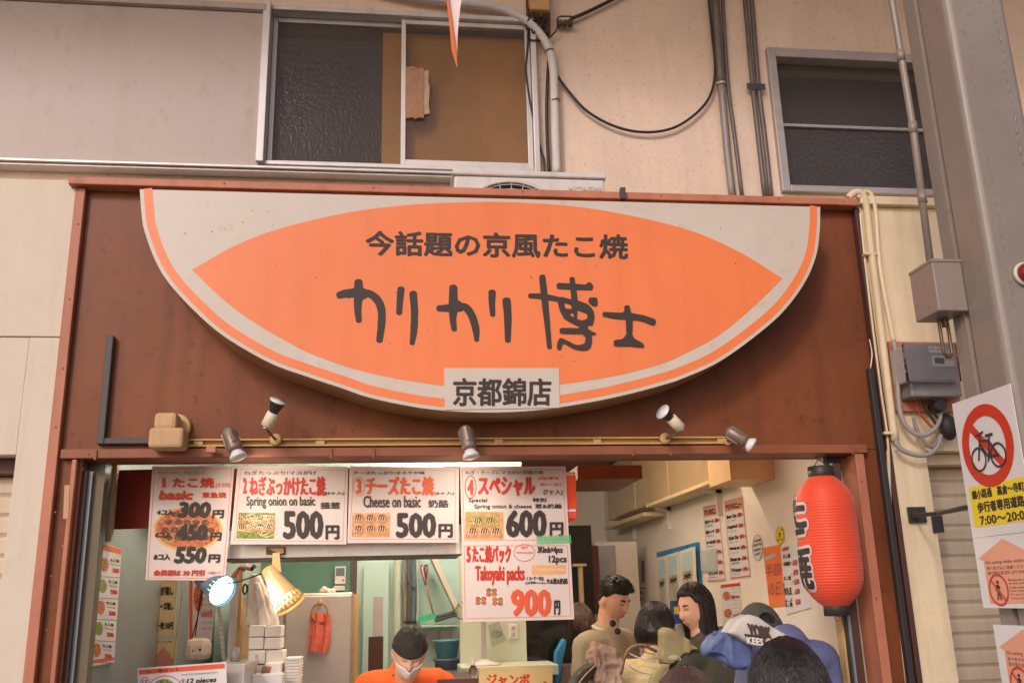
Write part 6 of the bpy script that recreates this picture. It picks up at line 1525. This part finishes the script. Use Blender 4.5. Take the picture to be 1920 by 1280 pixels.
M_sweat = mat('olive grey sweatshirt', (166, 158, 138), 0.9, var=0.08, scale=8, bump=0.0015, bscale=120)
M_orshirt = mat('bright orange cotton', (236, 104, 42), 0.85, var=0.08, scale=8, bump=0.001, bscale=120)
M_plaid = mat('cream checked shirt', (214, 200, 158), 0.85, var=0.25, scale=14, stretch=(1, 1, 5))
M_dkgreen = mat('dark green jacket', (72, 74, 62), 0.7, var=0.12, scale=9)
M_olivehood = mat('light olive fabric', (152, 144, 106), 0.8, var=0.1, scale=9)
M_bluej = mat('blue grey nylon jacket', (98, 104, 142), 0.55, var=0.14, scale=7, bump=0.002, bscale=30)
M_blueb = mat('royal blue nylon', (90, 106, 152), 0.45, var=0.16, scale=9, bump=0.003, bscale=24)
M_mauve = mat('pale mauve cloth', (196, 160, 140), 0.85, var=0.15, scale=9)
M_grhood = mat('light grey marl cotton', (204, 198, 190), 0.9, var=0.08, scale=30, bump=0.001, bscale=140)
M_bcap = mat('dark olive cap cloth', (76, 76, 66), 0.8, var=0.08, scale=20)
M_blackcap = mat('black cap cloth', (52, 50, 46), 0.85, var=0.1, scale=14, bump=0.0015, bscale=60)

# --- chef
t, B, HM, s = person('masked cook in an orange shirt and black head cloth looking down', (757, 1180), 1.05, 6, .0055, hyaw=-2, hpitch=26, hroll=4, head=.90, lean=.10, shirt=M_orshirt, drop=.055, fat=1.0,
                     arms={'L': ((-.27, -.03, 1.12), (-.14, -.25, 1.06)), 'R': ((.27, -.03, 1.12), (.14, -.27, 1.06))}, H=1.60)
face(t, HM, closed=True, lips=False, brow=.7)
hair(t, HM, lambda d: d[2]-.28+.12*max(0, -d[1]) if d[1] < .2 else d[2]+.1, lambda d: .010+.016*max(0, d[2]), m=M_blackcap, ns=0, nz=.006, name='head_cloth')
for z_ in (.34, .48):
    MB().tube([HM @ headpt((math.sqrt(1-z_*z_)*math.cos(a_), math.sqrt(1-z_*z_)*math.sin(a_), z_+.05*math.sin(a_)), .016) for a_ in [-PI+PI*k/16 for k in range(17)]], .0022, 6).build('cloth_fold', M_blackcap, t)
mk = MB(); vs = []; n = 16
for j in range(9):
    for i in range(n+1):
        x = -.78+1.56*i/n; z = -.16-.66*j/8; z2 = z+.10*(abs(x)/.78)**2*(1 if j < 4 else -.2)
        sc_ = math.sqrt(max(.05, 1-min(.95, x*x)-0)); d = Vector((x, -math.sqrt(max(.04, 1-x*x*.9-min(.6, z2*z2*.9))), z2)).normalized()
        q = headpt(d, .007+.014*math.exp(-(x/.22)**2)*(1-abs(j-3)/7)+.0012*math.sin(j*2.2)); vs.append(HM @ q)
mk.add(vs, [(j*(n+1)+i, j*(n+1)+i+1, (j+1)*(n+1)+i+1, (j+1)*(n+1)+i) for j in range(8) for i in range(n)], True)
o = mk.build('face_mask', M_signwhite, t); md = o.modifiers.new('thickness', 'SOLIDIFY'); md.thickness = .003
for sx in (-1, 1): MB().tube([HM @ headpt(Vector((sx*.74, -.62, -.2)).normalized(), .006), HM @ headpt(Vector((sx*.95, -.25, .0)).normalized(), .006), HM @ headpt(Vector((sx*1, .1, .05)).normalized(), .012)], .0013, 5).build('mask_string', M_signwhite, t)
MB().lathe([(.076, 0), (.080, .010), (.074, .014)], 28, B @ Matrix.Translation((0, -.035, 1.445)) @ Matrix.Rotation(.35, 4, 'X')).build('collar', M_black, t)

# --- white bag hanging over the foam boxes
cl = thing('cloth_bag', 'white cloth bag hanging as a cone beside the scissors', 'bag', P(480, 1150, .95))
pillow('cloth', [(471, 1076), (483, 1078), (494, 1100), (506, 1128), (522, 1170), (500, 1176), (478, 1172), (458, 1174), (462, 1130), (466, 1100)], .98, .07, M_foam, cl, .006, .006, 5, 30)
pillow('cloth_fold', [(474, 1090), (484, 1092), (500, 1140), (506, 1172), (488, 1174), (480, 1130)], .94, .03, M_foam, cl, .006, .004, 4, 34)
# --- man in the olive sweatshirt
t, B, HM, s = person('tall young man in an olive grey sweatshirt looking down', (1134, 1079), 1.35, 48, .0055, hyaw=-10, hpitch=20, head=.88, shirt=M_sweat, sleeve=1, fat=1.05, arms={'L': ((-.23, .02, 1.10), (-.1, -.24, 1.08)), 'R': ((.23, .02, 1.10), (.16, -.25, 1.10))})
face(t, HM, closed=True, brow=1.2)
hair(t, HM, lambda d: (d[2]-.50 if d[1] < -.5 else d[2]-.50+.38*sst(-.5, 0, d[1])+.35*sst(.1, .6, d[1])), lambda d: .003+.024*sst(.25, .75, d[2]), ns=420, nz=.009, seed=4, sr=.0022)
rs_ = random.Random(8); sp_ = MB()
for i in range(420):
    d = Vector((rs_.uniform(-.75, .75), rs_.uniform(-.75, .6), rs_.uniform(.45, 1))).normalized()
    if d.z < .5: continue
    a_ = headpt(d, .018); b_ = a_+d*rs_.uniform(.010, .020)+Vector((rs_.uniform(-.006, .006), -.010, .004)); sp_.tube([HM @ a_, HM @ ((a_+b_)/2+d*.002), HM @ b_], [.003, .0024, .0008], 4, caps=False)
o = sp_.build('hair_spikes', M_hair, t, fixn=False); o['kind'] = 'stuff'
MB().lathe([(.070, 0), (.076, .006), (.070, .014)], 28, B @ Matrix.Translation((0, .008, 1.458)) @ Matrix.Rotation(.25, 4, 'X')).build('collar', M_grhood, t)
MB().lathe([(.001, .004), (.035, .003), (.04, 0)], 20, B @ Matrix.Translation((.055, -.135, 1.22)) @ Matrix.Rotation(PI/2+.1, 4, 'X')).build('purple_emblem', mat('purple print', (82, 58, 120), .7), t)
sg_ = thing('sunglasses', 'folded round sunglasses hung at the sweatshirt collar', 'sunglasses', P(1153, 1175, 1.15))
for (x, y) in ((1149, 1168), (1158, 1183)):
    c = P(x, y, 1.13); MB().lathe([(.017, -.001), (.017, .001), (.001, .0012)], 18, Matrix.Translation(c) @ Matrix.Rotation(PI/2, 4, 'X')).build('lens', M_black, sg_)
    MB().tube([(c.x+0.018*math.cos(a_), c.y-.001, c.z+0.018*math.sin(a_)) for a_ in [2*PI*k/18 for k in range(19)]], .0016, 5, caps=False).build('rim', M_signcream, sg_)

# --- bob haired person
t, B, HM, s = person('short bob haired person in a cream checked shirt seen from behind', (1222, 1134), 1.0, 152, .0085, hyaw=-10, hpitch=14, head=.94, shirt=M_plaid, sleeve=1)
hair(t, HM, lambda d: min(.4, (d[1]+.25) if d[2] < .5 else 1, d[2]+.66), lambda d: .022+.012*sst(.2, -.5, d[2]) if False else .022+.012*sst(-.2, .5, -d[2]), lambda d: .0, ns=900, seed=7)
for k in range(4):
    y0 = 1222+k*13; MB().tube(catmull([P(1172+k*2, y0-14, .83), P(1200, y0-2, .815), P(1228, y0+4, .825)], 5), .0016+.0012*(k % 2), 5).build('shirt_stripe', [M_ink, M_signwhite, M_yel, M_meter][k], t)
bp_ = thing('backpack_strap', 'tan backpack strap over the shoulder of the bob haired person', 'strap', P(1190, 1210, .83))
MB().tube(catmull([P(1230, 1220, .88), P(1206, 1209, .84), P(1184, 1213, .82), P(1172, 1230, .80), P(1164, 1262, .80)], 6), .0075, 8).build('webbing', mat('tan webbing', (140, 116, 88), .8), bp_)
tj = thing('tied_jacket', 'crumpled dusty pink jacket bunched over a bag', 'jacket', P(1140, 1240, .75))
pillow('cloth', [(1110, 1232), (1120, 1208), (1136, 1215), (1158, 1222), (1168, 1240), (1160, 1262), (1168, 1300), (1126, 1300), (1118, 1262)], .72, .12, mat('dusty pink nylon', (178, 152, 134), .7, var=.15, scale=14, bump=.004, bscale=40), tj, .006, .016, 3, 34)
sbg = thing('shoulder_bag', 'black shoulder bag with a pale zip line below the sweatshirt', 'bag', P(1095, 1262, .70))
pillow('bag', [(1066, 1290), (1088, 1258), (1118, 1238), (1124, 1246), (1100, 1284), (1088, 1310), (1066, 1310)], .70, .10, M_black, sbg, .008, .002)
MB().tube(catmull([P(1084, 1282, .635), P(1098, 1264, .635), P(1118, 1245, .64)], 5), .003, 6).build('zip', M_woodtrim, sbg)

# --- long haired woman with the hooded jacket
t, B, HM, s = person('long haired woman in a dark green jacket glancing sideways', (1309, 1093), .95, -140, .0055, hyaw=74, hpitch=8, head=.90, shirt=M_dkgreen, sleeve=1, arms={'L': ((-.26, -.02, 1.14), (-.16, -.2, 1.30)), 'R': ((.26, 0, 1.12), (.2, -.16, 1.0))})
face(t, HM, closed=False, brow=.8)
hair(t, HM, lambda d: (1.0 if d[2] > .62 else min(.4, d[1]+.50+.55*sst(.62, -.1, d[2])*(0 if d[2] > -.1 else 1)*0+(-.10 if d[2] < .3 else .3*(d[2]-.3)))), lambda d: .016+.006*max(0, d[2]), lambda d: .25 if d[1] > -.6 else .14, ns=700, seed=11, nz=.003)
pillow('hood', [(1242, 1236), (1243, 1184), (1252, 1177), (1266, 1181), (1290, 1198), (1313, 1216), (1300, 1220), (1276, 1230), (1262, 1243), (1246, 1246)], .80, .10, M_olivehood, t, .008, .006)
pillow('bag_strap', [(1212, 1300), (1226, 1262), (1244, 1244), (1262, 1244), (1246, 1262), (1236, 1300)], .74, .05, M_olivehood, t, .008, .003)
q = P(1276, 1228, .26); m = MB(); f_ = fY(.262)
pch = MB(); 
for r0 in (4, 7, 10): outline(pch, [(1264+r0*1.2*math.cos(a_)*1.0, 1236-r0*.8*math.sin(a_)) for a_ in [PI*k/10/1.1 for k in range(11)]], 1.3, fY(.66), 0, False)
pch.build('shoulder_emblem', M_signcream, t)
# raised hand is part of her left arm; chopstick pick in it
pk = thing('food_pick', 'short wooden pick held near the mouth of the long haired woman', 'pick', P(1280, 1176, .78)); MB().tube([P(1262, 1180, .80), P(1272, 1168, .76)], .002, 6).build('stick', M_woodtrim, pk)

# --- man with cap and hooded sweatshirt
t, B, HM, s = person('man in a blue jacket and dark olive cap seen from behind', (1466, 1127), -.05, 184, .0085, drop=.13, hyaw=-6, hpitch=22, head=.97, shirt=M_bluej, sleeve=1, fat=.66, arms={'L': ((-.15, .02, 1.12), (-.15, -.12, .92)), 'R': ((.20, .02, 1.12), (.20, -.12, .92))})
hair(t, HM, lambda d: d[2]+.25 if d[1] > 0 else d[2]-.3, lambda d: .007, ns=200, seed=3)
hair(t, HM, lambda d: (d[2]-.02 if not (d[1] > .45 and abs(d[0]) < .42 and d[2] < .42 and (d[2]-.0)**2+(d[0])**2 < .19) else -.3), lambda d: .016, m=M_bcap, ns=0, nz=.001, name='cap')
MB().tube([HM @ headpt(Vector((.42*math.cos(a_), .9, .03+.40*math.sin(a_))).normalized(), .016) for a_ in [PI*k/14 for k in range(15)]], .003, 6).build('cap_opening_trim', M_blackcap, t)
MB().tube([HM @ headpt(Vector((x, 1, -.0)).normalized(), .018) for x in (-.5, -.25, 0, .25, .5)], .007, 8).build('cap_strap', M_bcap, t)
c = HM @ headpt(Vector((.28, 1, .0)).normalized(), .026); MB().box((c.x-.010, c.y-.003, c.z-.011), (c.x+.010, c.y+.003, c.z+.011), .002).build('buckle', M_chrome, t)
bm_ = MB(); vs = []
for i in range(13):
    a_ = -PI*.5+(-.62+1.24*i/12)
    for r_ in (1.0, 1.35, 1.62): vs.append(HM @ Vector((.085*r_*math.cos(a_)*1.0, .100*r_*math.sin(a_), .022-.02*(r_-1))))
bm_.add(vs, [(3*i+j, 3*i+j+1, 3*i+j+4, 3*i+j+3) for i in range(12) for j in range(2)], True); o = bm_.build('cap_brim', M_bcap, t); md = o.modifiers.new('thickness', 'SOLIDIFY'); md.thickness = .004
HY = -.30
pillow('grey_hood', [(1368, 1186), (1384, 1162), (1404, 1151), (1424, 1155), (1452, 1176), (1482, 1192), (1476, 1200), (1452, 1214), (1424, 1213), (1400, 1202), (1384, 1192)], HY, .10, M_grhood, t, .007, .002, 6)
fh = fY(HY-.056)
m = MB(); quad(m, [(1395, 1187), (1446, 1194), (1450, 1212), (1425, 1211), (1402, 1201)], fh, .001); m.build('black_band', M_ink, t)
m = MB(); put_text(m, 'YORK', (1403, 1168, 1446, 1190), fh, .8, -.15, slope=.18, lift=.0016); m.build('york_lettering', mat('pinkish grey print', (206, 178, 172), .6), t)
m = MB(); put_text(m, 'YORK', (1402, 1167, 1447, 1191), fh, 1.7, -.15, slope=.18, lift=.0008); m.build('york_outline', M_gry, t)
m = MB(); put_text(m, 'KEES', (1400, 1192, 1432, 1206), fh, 1.0, -.1, slope=.14, lift=.0024); m.build('team_lettering', M_signwhite, t)
m = MB(); quad(m, ellp(1441, 1201, 6, 5.5, 18), fh, .0024); m.build('pink_patch', M_pink, t)
pillow('blue_yoke', [(1330, 1215), (1348, 1196), (1372, 1180), (1392, 1196), (1412, 1212), (1412, 1240), (1404, 1252), (1380, 1250), (1352, 1230), (1334, 1228)], -.24, .12, M_blueb, t, .008, .010, 5, 20)

# --- person with grey visor cap, mostly hidden
t, B, HM, s = person('person in a plain grey brown cap half hidden between woman and blue jacket', (1356, 1175), 1.3, -60, .0085, hyaw=-20, head=.80, shirt=M_dkgreen, sleeve=1)
hair(t, HM, lambda d: d[2]+.5 if d[1] > 0 else d[2]-.3, lambda d: .01, ns=120, seed=9)
hair(t, HM, lambda d: d[2]-.02, lambda d: .017, m=M_bcap, ns=0, nz=.001, name='cap')
bm_ = MB(); vs = []
for i in range(13):
    a_ = -PI*.5+(-.62+1.24*i/12)
    for r_ in (1.0, 1.35, 1.75): vs.append(HM @ Vector((.085*r_*math.cos(a_), .100*r_*math.sin(a_), .026-.03*(r_-1))))
bm_.add(vs, [(3*i+j, 3*i+j+1, 3*i+j+4, 3*i+j+3) for i in range(12) for j in range(2)], True); o = bm_.build('cap_brim', M_bcap, t); md = o.modifiers.new('thickness', 'SOLIDIFY'); md.thickness = .004

# --- foreground head, low brown head, person behind the packs sheet
t, B, HM, s = person('black haired person standing closest to the camera with the back of the head showing', (1476, 1222), -1.22, 172, .0085, hyaw=0, hpitch=0, head=1.0, shirt=M_dkgrey, sleeve=1)
hair(t, HM, lambda d: min(.4, d[1]+.45) if d[2] < .6 else 1, lambda d: .020, lambda d: .16, ns=2400, seed=21, nz=.004, sr=.0011)
t, B, HM, s = person('brown haired person low in front of the green jacket, only the crown showing', (1287, 1278), -.85, 175, .0085, head=1.0, fat=.72, shirt=M_dkgreen, sleeve=1)
hair(t, HM, lambda d: min(.4, d[1]+.45) if d[2] < .6 else 1, lambda d: .020, lambda d: .12, m=M_hairb, ns=1300, seed=31, sr=.0011, nz=.005)
t, B, HM, s = person('brown haired person in pale mauve top behind the young man', (1084, 1136), 1.9, 165, .0085, hyaw=20, head=.95, shirt=M_mauve, sleeve=1)
hair(t, HM, lambda d: min(.4, d[1]+.35) if d[2] < .6 else 1, lambda d: .020, lambda d: .12, m=M_hairb, ns=500, seed=41)
bj = thing('blue_bag', 'blue bag edge hanging beside the mauve top', 'bag', P(1052, 1230, 1.6)); pillow('bag', [(1040, 1225), (1056, 1196), (1064, 1200), (1056, 1235), (1050, 1300), (1040, 1300)], 1.6, .05, M_blue, bj, .008, .003)
import OpenImageIO as oiio, numpy as np,sys
b=oiio.ImageBuf('/workdir/render_main.png');a=b.get_pixels(oiio.FLOAT)[...,:3]
pts={'creamwall':(50,480),'creamlow':(50,760),'shutterbox_top':(250,80),'shutterbox_low':(380,240),'signcream':(400,400),'orangeL':(500,500),'orangeR':(1350,550),'brownL':(230,560),'brownR':(1560,600),'plaster_mid':(1200,260),'plaster_top':(1500,60),'column':(1830,300),'stucco':(1700,430),'rwall':(1420,960),'rwallfront':(1540,1200),'beam':(1000,845),'lantern':(1570,1000),'paneL':(620,150),'amber':(880,200),'kitchenwall':(840,1100),'fridge':(640,1200),'poster3':(820,990),'hood':(600,1030),'pillar':(1700,1100),'shutterR':(1780,1100)}
for k,(x,y) in pts.items():
    X=int(x*1024/1920);Y=int(y*682/1280);print(k,(a[Y-2:Y+3,X-2:X+3].mean((0,1))*255).astype(int))
